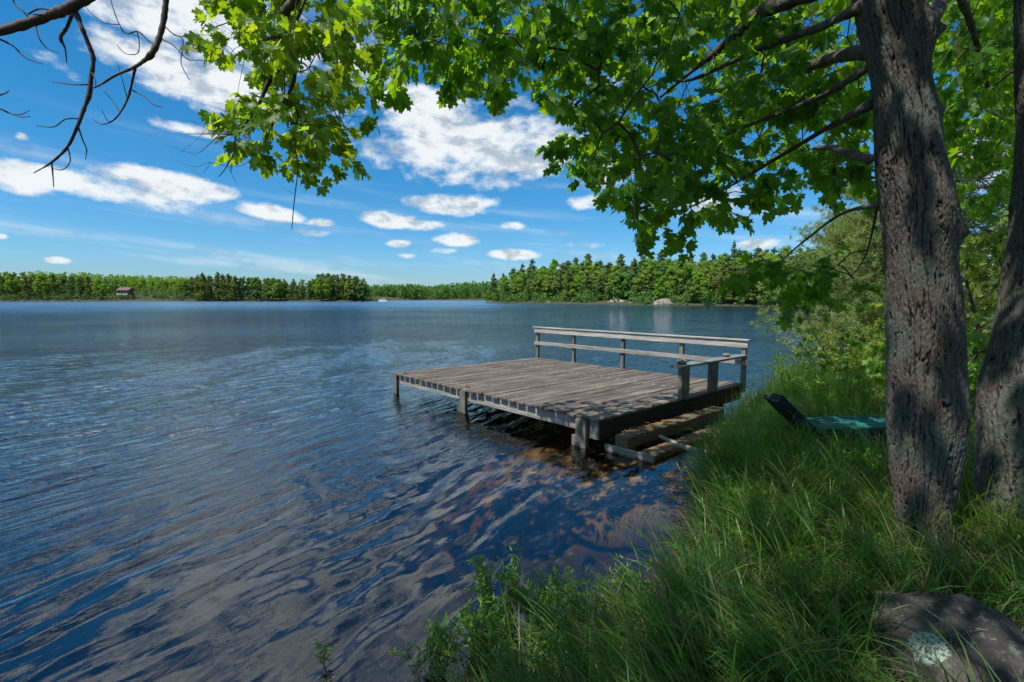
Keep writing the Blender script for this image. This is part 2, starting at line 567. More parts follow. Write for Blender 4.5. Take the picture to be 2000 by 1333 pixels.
# ground
m, n, o = new_mat('ground')
M['ground'] = m
wp = n.node('ShaderNodeNewGeometry').outputs['Position']
nz = n.noise(wp, 7, 6, .65)
nz2 = n.noise(wp, .9, 4, .6)
soil = n.mix(n.ramp(nz, .35, .65), rgb(.022, .016, .010), rgb(.085, .065, .04))
green = n.mix(n.ramp(n.noise(wp, 30, 4, .6), .4, .65), rgb(.02, .045, .010), rgb(.05, .09, .02))
land = n.mix(n.ramp(nz2, .42, .6), soil, green)
sp = n.node('ShaderNodeSeparateXYZ')
n.l.new(wp, sp.inputs[0])
bedn = n.noise(wp, 1.6, 5, .6)
sdm = n.node('ShaderNodeVectorMath', operation='DISTANCE')
n.l.new(wp, sdm.inputs[0])
sdm.inputs[1].default_value = (.5, 7.6, -.3)
sand = n.ramp(n.math('ADD', sdm.outputs['Value'], n.math('MULTIPLY', bedn, 1.6)), 3.5, 2.3)
bed = n.mix(n.ramp(bedn, .38, .62), n.mix(sand, rgb(.018, .014, .009), rgb(.34, .23, .07)), n.mix(sand, rgb(.075, .052, .03), rgb(.80, .60, .24)))
peb = n.node('ShaderNodeTexVoronoi')
peb.inputs['Scale'].default_value = 9
n.put(peb.inputs['Vector'], wp)
bed = n.mix(n.ramp(peb.outputs['Distance'], .5, .15), bed, n.mix(n.ramp(n.noise(wp, 5, 2), .5, .6), bed, rgb(.13, .08, .05)))
col = n.mix(n.ramp(sp.outputs[2], -.06, .04), bed, land)
p = n.node('ShaderNodeBsdfPrincipled')
n.put(p.inputs['Base Color'], col)
p.inputs['Roughness'].default_value = .9
b = n.node('ShaderNodeBump')
b.inputs['Strength'].default_value = .8
b.inputs['Distance'].default_value = .03
n.put(b.inputs['Height'], nz)
n.l.new(b.outputs[0], p.inputs['Normal'])
n.l.new(p.outputs[0], o.inputs[0])

# water: clear brown lake water with a reflecting, rippled surface
m, n, o = new_mat('lake_water')
M['water'] = m
wp = n.node('ShaderNodeNewGeometry').outputs['Position']
rot = math.radians(63)
mp = n.mapping(wp, (1, 1, 1), (0, 0, 0), (0, 0, -rot))
v1 = n.mapping(mp, (.55, 1.5, 1))
r1 = n.noise(n.mapping(mp, (.42, 1.7, 1)), 3.6, 4, .55, .5)
r2 = n.noise(n.mapping(mp, (.6, 1.6, 1)), 13, 3, .55, .3)
wind = n.ramp(n.noise(wp, .045, 3, .5), .3, .7)
camd = n.node('ShaderNodeVectorMath', operation='LENGTH')
n.l.new(wp, camd.inputs[0])
dist = camd.outputs['Value']
farw = n.math('MULTIPLY', n.ramp(dist, 5., 16.), n.ramp(dist, 20., 150., True, 1., .35))
r3 = n.noise(n.mapping(mp, (.5, 1.3, 1)), 1.1, 3, .5, .4)
near_ = n.ramp(dist, 4., 11.)
vfar = n.ramp(dist, 14., 45.)
r4 = n.noise(n.mapping(mp, (.45, 1.4, 1)), .42, 3, .55, .4)
fine = n.math('MULTIPLY', r2, n.math('ADD', .03, n.math('MULTIPLY', farw, .30)))
hgt = n.math('ADD', n.math('MULTIPLY', r1, n.math('ADD', .10, n.math('MULTIPLY', near_, 2.3))), fine)
hgt = n.math('ADD', hgt, n.math('MULTIPLY', n.math('MULTIPLY', r3, near_), 3.0))
hgt = n.math('ADD', hgt, n.math('MULTIPLY', n.math('MULTIPLY', r4, vfar), 6.))
hgt = n.math('MULTIPLY', hgt, n.math('ADD', .55, n.math('MULTIPLY', wind, .8)))
b = n.node('ShaderNodeBump')
b.inputs['Strength'].default_value = 1
b.inputs['Distance'].default_value = .036
n.put(b.inputs['Height'], hgt)
fr = n.node('ShaderNodeFresnel')
fr.inputs[0].default_value = 1.95
n.l.new(b.outputs[0], fr.inputs['Normal'])
gl = n.node('ShaderNodeBsdfGlossy')
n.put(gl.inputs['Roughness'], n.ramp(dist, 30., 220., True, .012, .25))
n.put(gl.inputs['Color'], n.mix(n.ramp(dist, 18., 170.), rgb(.95, .98, 1), rgb(.56, .82, 1.)))  # dimmer, bluer far reflection put into the gloss colour by distance
n.l.new(b.outputs[0], gl.inputs['Normal'])
tr = n.node('ShaderNodeBsdfTransparent')
ms = n.node('ShaderNodeMixShader')
n.l.new(fr.outputs[0], ms.inputs[0])
n.l.new(tr.outputs[0], ms.inputs[1])
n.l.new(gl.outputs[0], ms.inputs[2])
n.l.new(ms.outputs[0], o.inputs[0])
va = n.node('ShaderNodeVolumeAbsorption')
va.inputs['Color'].default_value = rgb(.64, .57, .24)
va.inputs['Density'].default_value = 2.7
n.l.new(va.outputs[0], o.inputs['Volume'])

# ------------------------------------------------------------------ terrain
LAKE = np.array([(-900, 330), (-385, 372), (-300, 378), (-230, 392), (-150, 384), (-104, 379), (-100, 400), (-190, 560), (-120, 620), (-30, 612), (-12, 400), (-9, 300),
                 (-14, 252), (8, 222), (28, 192), (46, 172), (62, 150), (84, 132), (98, 108), (66, 64), (42, 46), (23, 29), (13.5, 19.5), (10, 15.5), (7.3, 12.7), (5.6, 10.9),
                 (4.75, 9.55), (3.8, 8.45), (3.2, 7.55), (2.6, 6.75), (2.2, 6), (1.85, 4.7), (1.43, 3.85), (1.05, 3.32), (.45, 2.8), (-.1, 2.4),
                 (-.8, 1.6), (-3, .8), (-8, -2), (-40, -14), (-900, -100)], float)

def shore(x, y):
    """signed distance to the waterline, + on land"""
    x = np.asarray(x, float)
    y = np.asarray(y, float)
    best = np.full(x.shape, 1e9)
    inside = np.zeros(x.shape, bool)
    n_ = len(LAKE)
    for i in range(n_):
        ax, ay = LAKE[i]
        bx, by = LAKE[(i + 1) % n_]
        dx, dy = bx - ax, by - ay
        t = np.clip(((x - ax) * dx + (y - ay) * dy) / (dx * dx + dy * dy), 0, 1)
        best = np.minimum(best, np.hypot(x - ax - t * dx, y - ay - t * dy))
        with np.errstate(divide='ignore', invalid='ignore'):
            c = ((ay > y) != (by > y)) & (x < dx * (y - ay) / (dy if dy else 1e-9) + ax)
        inside ^= c
    return np.where(inside, -best, best)

def gh(x, y):
    x = np.asarray(x, float)
    y = np.asarray(y, float)
    d = shore(x, y)
    near = np.clip(1 - np.hypot(x, y) / 60, 0, 1)
    d = d + fbm(v3(x * 1.1, y * 1.1, 0.), 3) * .16 * near
    r = np.hypot(x, y)
    bank = .40 * (1 - np.exp(-np.maximum(d, 0) / .45)) + np.clip(d, 0, 12) * .035
    hill = np.clip((r - 55) / 60, 0, 1)
    rise = np.clip(d - 2, 0, 60) * .13 + np.clip(d - 60, 0, 200) * .03
    land = bank + hill * rise * (1 + .3 * perlin(v3(x / 40, y / 40, 2.)))
    land = land + near * fbm(v3(x * 2.3, y * 2.3, 5.), 3) * .05 * np.clip(d * 2, 0, 1)
    bed = -.12 * (1 - np.exp(np.minimum(d, 0) / .15)) + d * .34 * np.clip(1.15 - .92 * np.exp(-((x - .9) ** 2 + (y - 8.2) ** 2) / 8.), .25, 1)
    bed = np.maximum(bed, -3.6) + near * fbm(v3(x * .9, y * .9, 9.), 3) * .06 * np.clip(-d, 0, 1)
    return np.where(d > 0, land, bed)

na = 760
rr_ = [0.25]
while rr_[-1] < 4200:
    rr_.append(rr_[-1] * 1.026 + .004)
rr_ = np.array(rr_)
th = np.linspace(0, 2 * math.pi, na, endpoint=False)
R_, T_ = np.meshgrid(rr_, th, indexing='ij')
gx, gy = R_ * np.sin(T_), -1 + R_ * np.cos(T_)
gz = gh(gx, gy)
V = v3(gx, gy, gz).reshape(-1, 3)
V = np.vstack([V, [[0, -1, float(gh(0, -1))]]])
ii, kk = np.meshgrid(np.arange(len(rr_) - 1), np.arange(na), indexing='ij')
q = np.stack([ii * na + kk, ii * na + (kk + 1) % na, (ii + 1) * na + (kk + 1) % na, (ii + 1) * na + kk], -1).reshape(-1, 4)
ground = link('ground', mesh_np('ground', V, q[:, ::-1], 4, M['ground'], True))
tag(ground, 'dark soil bank and lake shore running down under the water', kind='structure')

# ------------------------------------------------------------------ water
aw = np.linspace(math.radians(-86), math.radians(86), 680)
rw = [3.2]
while rw[-1] < 3600:
    r0 = rw[-1]
    rw.append(r0 + (r0 * .0052 if r0 < 30 else r0 * .016 if r0 < 60 else r0 * .12))
rw = np.array(rw)
R_, T_ = np.meshgrid(rw, aw, indexing='ij')
wx, wy = R_ * np.sin(T_), -3 + R_ * np.cos(T_)
def waves(x, y):
    r = np.hypot(x, y)
    wa = fbm(v3(x * .45, y * .45, 1.), 3) * .9
    wb = fbm(v3(x * .5, y * .5, 7.), 3) * .9
    amp = .55 + .45 * np.clip(perlin(v3(x * .35, y * .35, 4.)) * 2 + .5, 0, 1)
    z = 0
    for (ang, lam, a, ph, k) in [(-27, .46, .0062, 0., 1.), (-14, .33, .0034, 1.3, .9), (-40, .62, .0056, 2.1, 1.2), (-52, .27, .0017, .4, .8),
                                 (-5, .9, .0040, 4.0, 1.), (-30, .21, .0014, 3.3, 1.2), (24, .42, .0030, 2.6, .9), (62, .55, .0022, 5.1, 1.)]:
        t = math.radians(ang)
        kx, ky = math.cos(t) * 2 * math.pi / lam, math.sin(t) * 2 * math.pi / lam
        s_ = np.sin(kx * x + ky * y + ph + wa * 2.5 * k * (.4 / lam) ** .3 + wb * 1.6 * k)
        a = a * np.clip(.75 + 1.3 * perlin(v3(x * 1.1 / (lam + .25) * .45, y * .9 / (lam + .25) * .45, ph * 5.)), .1, 1.9)
        fall = np.clip(1.4 - r * .0052 * 9 / lam * .5, 0, 1)
        z = z + a * (s_ + .25 * np.cos(2 * (kx * x + ky * y + ph + wa * 2.6 * k))) * fall
    z = z * amp * np.clip(.8 + (r - 3) * .09, .8, 1.7)
    calm = np.clip(-shore(x, y) / 1.5, .25, 1)
    return z * calm
wz = waves(wx, wy)
wz[rw > 45] = 0
nr, nc = wx.shape
V = v3(wx, wy, wz).reshape(-1, 3)
ii, kk = np.meshgrid(np.arange(nr - 1), np.arange(nc - 1), indexing='ij')
q = np.stack([ii * nc + kk, ii * nc + kk + 1, (ii + 1) * nc + kk + 1, (ii + 1) * nc + kk], -1).reshape(-1, 4)[:, ::-1]
me = bpy.data.meshes.new('lake_water')
ring = list(range(0, nc)) + [i * nc + nc - 1 for i in range(1, nr)] + [(nr - 1) * nc + k for k in range(nc - 2, -1, -1)] + [i * nc for i in range(nr - 2, 0, -1)]
nb = len(ring)
low_ = V[ring].copy()
low_[:, 2] = -3.2
base = len(V)
V2 = np.vstack([V, low_])
side_q = np.array([[ring[i], ring[(i + 1) % nb], base + (i + 1) % nb, base + i] for i in range(nb)])
faces = q.tolist() + side_q.tolist() + [list(range(base, base + nb))[::-1]]
me.from_pydata(V2.tolist(), [], faces)
sm = np.zeros(len(me.polygons), bool)
sm[:len(q)] = True
me.polygons.foreach_set('use_smooth', sm)
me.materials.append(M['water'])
me.update()
bm = bmesh.new()
bm.from_mesh(me)
bmesh.ops.recalc_face_normals(bm, faces=bm.faces)
bm.to_mesh(me)
bm.free()
tag(link('water', me), 'rippled blue lake, clear and brown over the shallows', kind='structure')

# ------------------------------------------------------------------ dock
U = Vector((-.662, .7495, 0))
Vd = Vector((.7495, .662, 0))
ZD = .5
dock = empty('dock', (1.33, 7.39, 0), math.atan2(.662, .7495))
tag(dock, 'weathered wooden lake dock with a two rail fence and low bench, standing in the shallows', 'dock')
NP, W_, L_ = 27, 4.84, 6.31
pitch = L_ / NP
rp = random.Random(3)
pm = [box_mesh('plank', W_ + .02 * rp.uniform(-1, 1), pitch - .026 - rp.random() * .008, .042, M['deck'], .008, 7, .004, k) for k in range(6)]
for k in range(NP):
    pl = local('plank', pm[k % 6], dock, (-.075 + rp.uniform(-.012, .012), k * pitch + .004 + rp.uniform(-.002, .002), ZD - .042 + rp.uniform(-.006, .006)),
               (rp.uniform(-.008, .008), 0, rp.uniform(-.0012, .0012)))
# outer frame: the side board is shaded by the plank ends and lit through the gaps between them
for (nm, sx, sy, sz, loc, mt) in [('side_board', L_ - .45, .042, .20, (0, .40, ZD - .246), 'pale_wood'), ('side_board', L_ - .2, .042, .19, (4.70, .1, ZD - .236), 'grey_wood')]:
    me = box_mesh(nm, sx, sy, sz, M[mt], .004, 6, .001, 5)
    o_ = local(nm, me, dock, (loc[0] + .042, loc[1], loc[2]), (0, 0, math.pi / 2))
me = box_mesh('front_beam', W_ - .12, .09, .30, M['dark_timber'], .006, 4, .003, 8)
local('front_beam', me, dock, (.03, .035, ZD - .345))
me = box_mesh('end_board', .16, .04, .27, M['grey_wood'], .004)
o_ = local('end_board', me, dock, (.022, .04, ZD - .33), (0, 0, math.pi / 2))
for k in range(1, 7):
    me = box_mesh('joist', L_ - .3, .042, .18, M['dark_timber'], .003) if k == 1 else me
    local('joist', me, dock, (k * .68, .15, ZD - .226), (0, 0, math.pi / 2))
# legs in the water
pst = [(-.080, 6.09, .079, .14, -.9, ZD - .048), (-.080, 3.34, .079, .19, -.8, ZD - .048), (-.085, .22, .084, .20, -.6, ZD - .048), (-.06, .44, .059, .09, -.5, .17),
       (4.70, 6.1, .1, .1, -.9, ZD - .05), (2.4, 6.1, .12, .12, -.9, ZD - .25), (2.4, 3.2, .12, .12, -.9, ZD - .25), (2.4, .4, .12, .12, -.6, ZD - .35),
       (4.45, .3, .12, .12, -.5, ZD - .35), (-.07, 3.54, .06, .08, -.8, .2)]
for (x, y, sx, sy, z0, z1) in pst:
    me = box_mesh('dock_leg', sx, sy, z1 - z0, M['post_wood'], .005)
    local('dock_leg', me, dock, (x, y, z0), (rp.uniform(-.012, .012), rp.uniform(-.01, .01), 0))
# rusty mooring cleats on the side edge
for y in (5.95, 3.45):
    b_ = MB()
    b_.tube([(0, -.05, .0), (0, -.045, .045), (0, 0, .06), (0, .045, .045), (0, .05, 0)], .009, 8)
    b_.tube([(0, -.06, .012), (0, .06, .012)], .012, 8)
    me = b_.mesh('ring_bolt', M['rust'])
    local('ring_bolt', me, dock, (.09, y, ZD + .002))
# rail
RAILY = [.0, 1.44, 3.1, 4.78, 6.24]
RX = 4.76
for k, y in enumerate(RAILY):
    me = box_mesh('rail_post', .088, .088, .90 + .12 if k else 1.1, M['post_wood'], .004)
    local('rail_post', me, dock, (RX + .004, y - .02, ZD - .12 if k else ZD - .2), (rp.uniform(-.008, .008), rp.uniform(-.012, .012), 0))
for (x0, nm, sy, sz, z, mt) in [(0, 'top_rail', .040, .135, ZD + .765, 'pale_wood'), (0, 'middle_rail', .038, .10, ZD + .40, 'pale_wood')]:
    me = box_mesh(nm, 6.42, sy, sz, M[mt], .004, 9, .003, 12)
    local(nm, me, dock, (RX, -.08, z), (0, 0, math.pi / 2))
me = box_mesh('rail_cap', 6.5, .14, .036, M['pale_wood'], .005, 9, .003, 14)
local('rail_cap', me, dock, (RX + .075, -.10, ZD + .903), (.03, 0, math.pi / 2))
# bench seat along the front edge
me = box_mesh('bench_seat', 2.62, .24, .045, M['post_wood'], .005, 6, .003, 20)
me.materials.clear(); me.materials.append(M['grey_wood'])
local('bench_seat', me, dock, (2.14, -.06, ZD + .565))
for x in (2.22, 3.3):
    me = box_mesh('bench_support', .215, .09, .57, M['post_wood'], .006)
    local('bench_support', me, dock, (x, -.04, ZD + .001))
    me = box_mesh('bench_support_face', .06, .05, .55, M['post_wood'], .006)
    local('bench_brace', me, dock, (x + .222, -.03, ZD + .003))

def dockp(x, y, z):
    return Vector((1.33, 7.39, 0)) + Vd * x + U * y + Vector((0, 0, z))

def rock_mesh(name, rx, ry, rz, mat, seed=0, sub=4, rough=.12, flat=0., freq=2.2):
    bm = bmesh.new()
    bmesh.ops.create_icosphere(bm, subdivisions=sub, radius=1)
    P = np.array([v.co[:] for v in bm.verts])
    nz_ = fbm(P * freq * .7 + seed * 3.7, 4)
    ridg = np.abs(perlin(P * freq + seed))
    s_ = 1 + rough * nz_ - rough * .5 * ridg
    P = P * s_[:, None]
    P[:, 2] = np.where(P[:, 2] > 0, P[:, 2] * (1 - flat * np.clip(P[:, 2], 0, 1)), P[:, 2])
    for v, p_ in zip(bm.verts, P):
        v.co = (p_[0] * rx, p_[1] * ry, p_[2] * rz)
    for f_ in bm.faces:
        f_.smooth = True
    me = bpy.data.meshes.new(name)
    bm.to_mesh(me)
    bm.free()
    me.materials.append(mat)
    return me

for (x, y, s_, lab) in [(2.26, .06, .075, 'fist sized brown stone lying on the near end of the dock bench'), (4.02, .08, .06, 'smaller stone lying on the dock bench close to the corner rail post')]:
    me = rock_mesh('bench_stone', s_ * 1.25, s_, s_ * .75, M['small_rock'], x, 3)
    o_ = link('bench_stone', me)
    o_.location = dockp(x + .1, y, ZD + .61 + s_ * .62)
    tag(o_, lab, 'stone', 'stones lying on the dock bench')

# steps in front of the dock
RZ = math.atan2(.662, .7495)
def timber(name, x, y, z, lx, ly, lz, mat, label, cat, rot=(0, 0, 0), seed=0, nx=10, jit=.008):
    me = box_mesh(name, lx, ly, lz, M[mat], .014, nx, jit, seed)
    o_ = link(name, me)
    o_.location = dockp(x, y, z)
    o_.rotation_euler = (rot[0], rot[1], RZ + rot[2])
    tag(o_, label, cat)
    return o_
timber('timber_step', .10, -.42, .10, 3.0, .235, .19, 'moss_timber', 'upper square timber step littered with needles, just under the dark front of the dock', 'timber', seed=2)
timber('timber_step', .16, -.80, -.05, 3.0, .27, .14, 'moss_timber', 'lower mossy timber step at the water line in front of the dock', 'timber', seed=5)
o_ = timber('sunken_board', .14, -.86, -.015, .85, .045, .13, 'grey_wood', 'grey board on edge half under water beside the ends of the timber steps', 'board', (0, .0, math.pi / 2 + .03), 4, 3, .002)
b_ = MB()
rn = random.Random(4)
for (x0, z0, wd) in [(0, .293, .2), (.0, .094, .2)]:
    for k in range(150):
        x = abs(rn.gauss(.9, .6)) + .1
        c = dockp(x, (-.25 if z0 > .2 else -.66) + rn.gauss(0, .05), z0)
        a = rn.uniform(0, 6.3)
        d_ = Vector((math.cos(a), math.sin(a), rn.uniform(-.02, .12))) * rn.uniform(.02, .05)
        b_.add([c - d_, c + d_, c + d_ + Vector((.002, .002, .004)), c - d_ + Vector((.002, .002, .004))], [(0, 1, 2, 3)])
tag(b_.build('needle_litter', M['needle_litter'], None, False), 'rust coloured pine needles lying on the timber steps', kind='stuff')

# driftwood stick
def stick(name, pts, rad, mat, label, cat, sides=8, n=6):
    P = smooth_path([list(p_) + [r_] for p_, r_ in zip(pts, rad)], n)
    P[:, :3] += RNG.normal(size=(len(P), 3)) * rad[0] * .12
    b2 = MB()
    b2.tube(P[:, :3], P[:, 3] * (1 + .1 * RNG.normal(size=len(P))), sides)
    return tag(b2.build(name, M[mat]), label, cat)
stick('driftwood_branch', [G(1288, 852, .30), G(1345, 876, .24), G(1425, 893, .22), G(1440, 900, .18)], [.022, .036, .028, .02], 'driftwood',
      'bleached grey driftwood branch leaning across the lower timber step into the grass', 'branch')
stick('dead_twig', [G(1320, 900, .2), G(1332, 925, .12), G(1350, 950, .0)], [.008, .006, .004], 'driftwood', 'thin pale dead twig bending down to the water by the timber steps', 'twig')
stick('fallen_limb', [G(1535, 838, .62), G(1575, 815, .66), G(1625, 808, .62), G(1660, 800, .55)], [.035, .045, .04, .03], 'moss_timber',
      'short curved mossy limb lying over the green bench', 'branch')

# ------------------------------------------------------------------ far trees
def tri_cloud(centers, size, n_each, spread, flat=1., up=.5, seed=0):
    """random leaf-clump triangles round centers; returns V,F arrays"""
    rg = np.random.default_rng(seed)
    C_ = np.repeat(np.asarray(centers, float), n_each, 0)
    sp_ = np.repeat(np.asarray(spread, float).reshape(-1, 1) * np.ones((len(centers), 1)), n_each, 0)
    off = rg.normal(size=C_.shape)
    off /= np.linalg.norm(off, axis=1)[:, None]
    off *= rg.uniform(.45, 1., (len(off), 1)) * sp_
    off[:, 2] *= flat
    C_ = C_ + off
    nrm = off / (np.linalg.norm(off, axis=1)[:, None] + 1e-6) + rg.normal(size=C_.shape) * .55 + np.array([0, 0, up])
    nrm /= np.linalg.norm(nrm, axis=1)[:, None]
    a = np.cross(nrm, rg.normal(size=C_.shape))
    a /= np.linalg.norm(a, axis=1)[:, None]
    b = np.cross(nrm, a)
    s_ = size * rg.uniform(.6, 1.4, (len(C_), 1))
    V_ = np.stack([C_ + a * s_, C_ - a * s_ * .5 + b * s_ * .8, C_ - a * s_ * .5 - b * s_ * .8], 1).reshape(-1, 3)
    F_ = np.arange(len(V_)).reshape(-1, 3)
    return V_, F_

def pine_proto(seed, h=17, mat='pine_a', dens=1.):
    rg = random.Random(seed)
    root = empty('pine_tree')
    b2 = MB()
    lean = rg.uniform(-.02, .02)
    b2.tube([(lean * z, 0, z) for z in (-1, h * .3, h * .6, h * .97)], [.24, .19, .12, .03], 6)
    b2.build('trunk', M['far_trunk'], root)
    cen, spr = [], []
    z = h * rg.uniform(.06, .16)
    while z < h * .985:
        f = 1 - z / h
        Lm = h * (.04 + .21 * min(1, f / .42) ** .7) * rg.uniform(.55, 1.25)
        nb_ = rg.randint(4, 6)
        a0 = rg.uniform(0, 6.3)
        for k in range(nb_):
            if rg.random() < .12: continue
            a = a0 + k * 6.283 / nb_ + rg.uniform(-.35, .35)
            L = Lm * rg.uniform(.45, 1.15)
            rise = rg.uniform(.05, .30)
            for t in np.arange(.30, 1.01, .22):
                cen.append((math.cos(a) * L * t, math.sin(a) * L * t, z + rise * L * t * t))
                spr.append(.24 * Lm * (1.2 - .45 * t) + .22)
        z += h * rg.uniform(.036, .06)
    cen.append((0, 0, h)); spr.append(.3)
    V_, F_ = tri_cloud(cen, .36, int(15 * dens), spr, .42, .8, seed)
    link('crown', mesh_np('pine_crown', V_, F_, 3, M[mat]), root)
    return root

def broad_proto(seed, h=14, wdt=7, mat='broad_a'):
    rg = random.Random(seed)
    root = empty('broadleaf_tree')
    b2 = MB()
    b2.tube([(0, 0, -1), (0, 0, h * .35), (.2, 0, h * .7)], [.24, .18, .06], 6)
    b2.build('trunk', M['far_trunk'], root)
    cen, spr = [], []
    for k in range(46):
        while True:
            x, y, z = rg.uniform(-1, 1), rg.uniform(-1, 1), rg.uniform(-1, 1)
            if .35 < x * x + y * y + z * z < 1: break
        wz_ = 1 - .22 * max(0, z)
        cen.append((x * wdt * .5 * wz_, y * wdt * .5 * wz_, h * .52 + z * h * .44))
        spr.append(rg.uniform(.7, 1.5) * wdt / 7.)
    V_, F_ = tri_cloud(cen, .36, 66, spr, .72, .5, seed)
    link('crown', mesh_np('broad_crown', V_, F_, 3, M[mat]), root)
    return root

def children(o):
    return [c for c in COL_CH.get(o.name, [])]
COL_CH = {}
def reg(root):
    COL_CH[root.name] = [c for c in bpy.data.objects if c.parent == root]
    return root
PINES = [reg(pine_proto(s, 17, m_)) for s, m_ in ((1, 'pine_a'), (2, 'pine_b'), (3, 'pine_a'), (4, 'pine_b'), (5, 'pine_a'))]
BROADS = [reg(broad_proto(s, 14, w__, m_)) for s, w__, m_ in ((11, 7, 'broad_a'), (12, 6, 'broad_b'), (13, 8, 'broad_a'), (14, 6, 'broad_c'))]
used = set()
def plant(proto, x, y, scale, sxy, label, group):
    ch = COL_CH[proto.name]
    if proto.name not in used:
        used.add(proto.name)
        r = proto
    else:
        r = proto.copy()
        COL.objects.link(r)
        for c in ch:
            c2 = c.copy()
            COL.objects.link(c2)
            c2.parent = r
    r.location = (x, y, float(gh(x, y)) - .2)
    r.rotation_euler = (0, 0, random.uniform(0, 6.28))
    r.scale = (scale * sxy, scale * sxy, scale)
    r['label'] = label
    r['group'] = group
    r['category'] = 'tree'
    return r

def interp(pts, t):
    xs = [p_[0] for p_ in pts]
    return float(np.interp(t, xs, [p_[1] for p_ in pts]))
ORD = ['first', 'second', 'third', 'fourth', 'fifth', 'sixth', 'seventh', 'eighth', 'ninth', 'tenth', 'eleventh', 'twelfth', 'thirteenth', 'fourteenth', 'fifteenth', 'sixteenth',
       'seventeenth', 'eighteenth', 'nineteenth', 'twentieth', 'twenty-first', 'twenty-second', 'twenty-third', 'twenty-fourth', 'twenty-fifth', 'twenty-sixth', 'twenty-seventh',
       'twenty-eighth', 'twenty-ninth', 'thirtieth']
for tens, w_ in (('thirty', 'thirtieth'), ('forty', 'fortieth'), ('fifty', 'fiftieth'), ('sixty', 'sixtieth')):
    if len(ORD) % 10 == 0 and ORD[-1] != w_: ORD.append(w_)
    ORD += [f'{tens}-{k_}' for k_ in ORD[:9]]
# skyline of the right-hand shore: photo x -> photo y of the tree tops
def plant_row(x0, x1, step, dist_pts, top_pts, rowname, place, pine_p, hjit=.10, group='', minh=6, shared=None, mats=None):
    rr2 = random.Random(int(x0 * 7 + x1 + len(rowname)))
    px = x0
    i = 0
    while px <= x1:
        D = interp(dist_pts, px) * rr2.uniform(.985, 1.015)
        p_ = ray(px, 583)
        x, y = p_[0] / p_[1] * D, D
        g0 = float(gh(x, y))
        if float(shore(x, y)) < .3:
            D2 = D
            while float(shore(p_[0] / p_[1] * D2, D2)) < 1.0 and D2 < D * 1.3:
                D2 += 1
            x, y = p_[0] / p_[1] * D2, D2
            D = D2
            g0 = float(gh(x, y))
        ztop = CAMH + (583 - interp(top_pts, px)) / F * D
        h = max(minh, (ztop - g0) * rr2.uniform(1 - hjit, 1 + hjit * .6))
        if rr2.random() < pine_p:
            pr = PINES[rr2.choice(mats or range(5))]
            s_ = h / 17
            sx = min(1.3, max(.55, rr2.uniform(.75, 1.0) * (17 / h) ** .35))
            kind = 'tall pine' if h > 14 else 'short bushy pine'
        else:
            pr = BROADS[rr2.randrange(4)]
            s_ = h / 14
            sx = rr2.uniform(.85, 1.15) * min(1.25, (14 / h) ** .5)
            kind = 'bright broadleaf tree' if pr != BROADS[1] else 'deep green broadleaf tree'
        lab = shared or f'{kind}, {ORD[i]} from left in the {rowname} of {place}'
        plant(pr, x, y, s_, sx, lab, group)
        i += 1
        px += step * rr2.uniform(.7, 1.3)

RS_D = [(950, 254), (1040, 232), (1130, 205), (1250, 180), (1400, 156), (1560, 138), (1660, 126), (2000, 105)]
RS_T = [(950, 552), (965, 540), (985, 528), (1010, 518), (1060, 512), (1100, 508), (1140, 505), (1200, 505), (1290, 500), (1340, 502), (1420, 494), (1500, 490), (1600, 486), (1700, 478), (2000, 470)]
def off(pts, k): return [(a, b + k) for a, b in pts]
plant_row(953, 1730, 19, RS_D, off(RS_T, 26), 'waterside row', 'the right-hand shore', .5, .36, 'trees along the right-hand shore')
plant_row(985, 1760, 16, off(RS_D, 9), off(RS_T, 13), 'second row', 'the right-hand shore', .35, .2, 'trees along the right-hand shore')
plant_row(1015, 1800, 17, off(RS_D, 22), off(RS_T, 5), 'third row', 'the right-hand shore', .4, .12, 'trees on the wooded rise of the right-hand shore',
          shared='crown rising behind the front trees of the wooded right-hand shore')
plant_row(965, 1800, 21, off(RS_D, 36), off(RS_T, -3), 'skyline row', 'the right-hand shore', .65, .14, 'trees on the wooded rise of the right-hand shore',
          shared='top of a skyline tree far back on the wooded right-hand shore', mats=[0, 1, 3])
o_ = plant(PINES[3], *(ray(1431, 583)[[0, 1]] * 186), 1.0, .5, 'slim dark spruce-like pine standing above the skyline of the right-hand shore', 'trees along the right-hand shore')
o_.scale = (.55, .55, (CAMH + (583 - 472) / F * 186 - o_.location.z) / 17)
# left shore
LS_D = [(0, 384), (180, 390), (240, 396), (340, 402), (420, 392), (590, 392), (728, 388)]
LS_T = [(0, 528), (60, 533), (130, 534), (170, 534), (230, 546), (290, 546), (350, 549), (370, 540), (400, 530), (440, 528), (480, 534), (530, 538), (580, 548),
        (595, 552), (620, 538), (660, 534), (700, 540), (722, 552), (728, 562)]
plant_row(2, 200, 15, LS_D, off(LS_T, 6), 'waterside row', 'the far left shore', .45, .18, 'trees along the far left shore')
plant_row(205, 345, 12, off(LS_D, 14), [(200, 556), (345, 560)], 'low waterside row', 'the house clearing', .15, .2, 'low trees round the red-roofed house', minh=5)
plant_row(350, 600, 12, LS_D, off(LS_T, 5), 'middle waterside row', 'the left shore', .7, .12, 'trees along the far left shore')
plant_row(606, 724, 10, off(LS_D, -3), off(LS_T, 2), 'waterside row', 'the wooded point', .6, .10, 'trees on the wooded point left of the boat')
plant_row(610, 718, 12, off(LS_D, 10), off(LS_T, -1), 'back row', 'the wooded point', .6, .05, 'trees on the wooded point left of the boat')
plant_row(0, 600, 15, off(LS_D, 40), [(0, 528), (200, 543), (290, 547), (350, 548), (400, 536), (600, 545)], 'back row', 'far left shore', .3, .05, 'trees behind the far left shore',
          shared='crown of a broad tree in the wood behind the far left shore')
for pr in PINES + BROADS:
    assert pr.name in used, pr.name

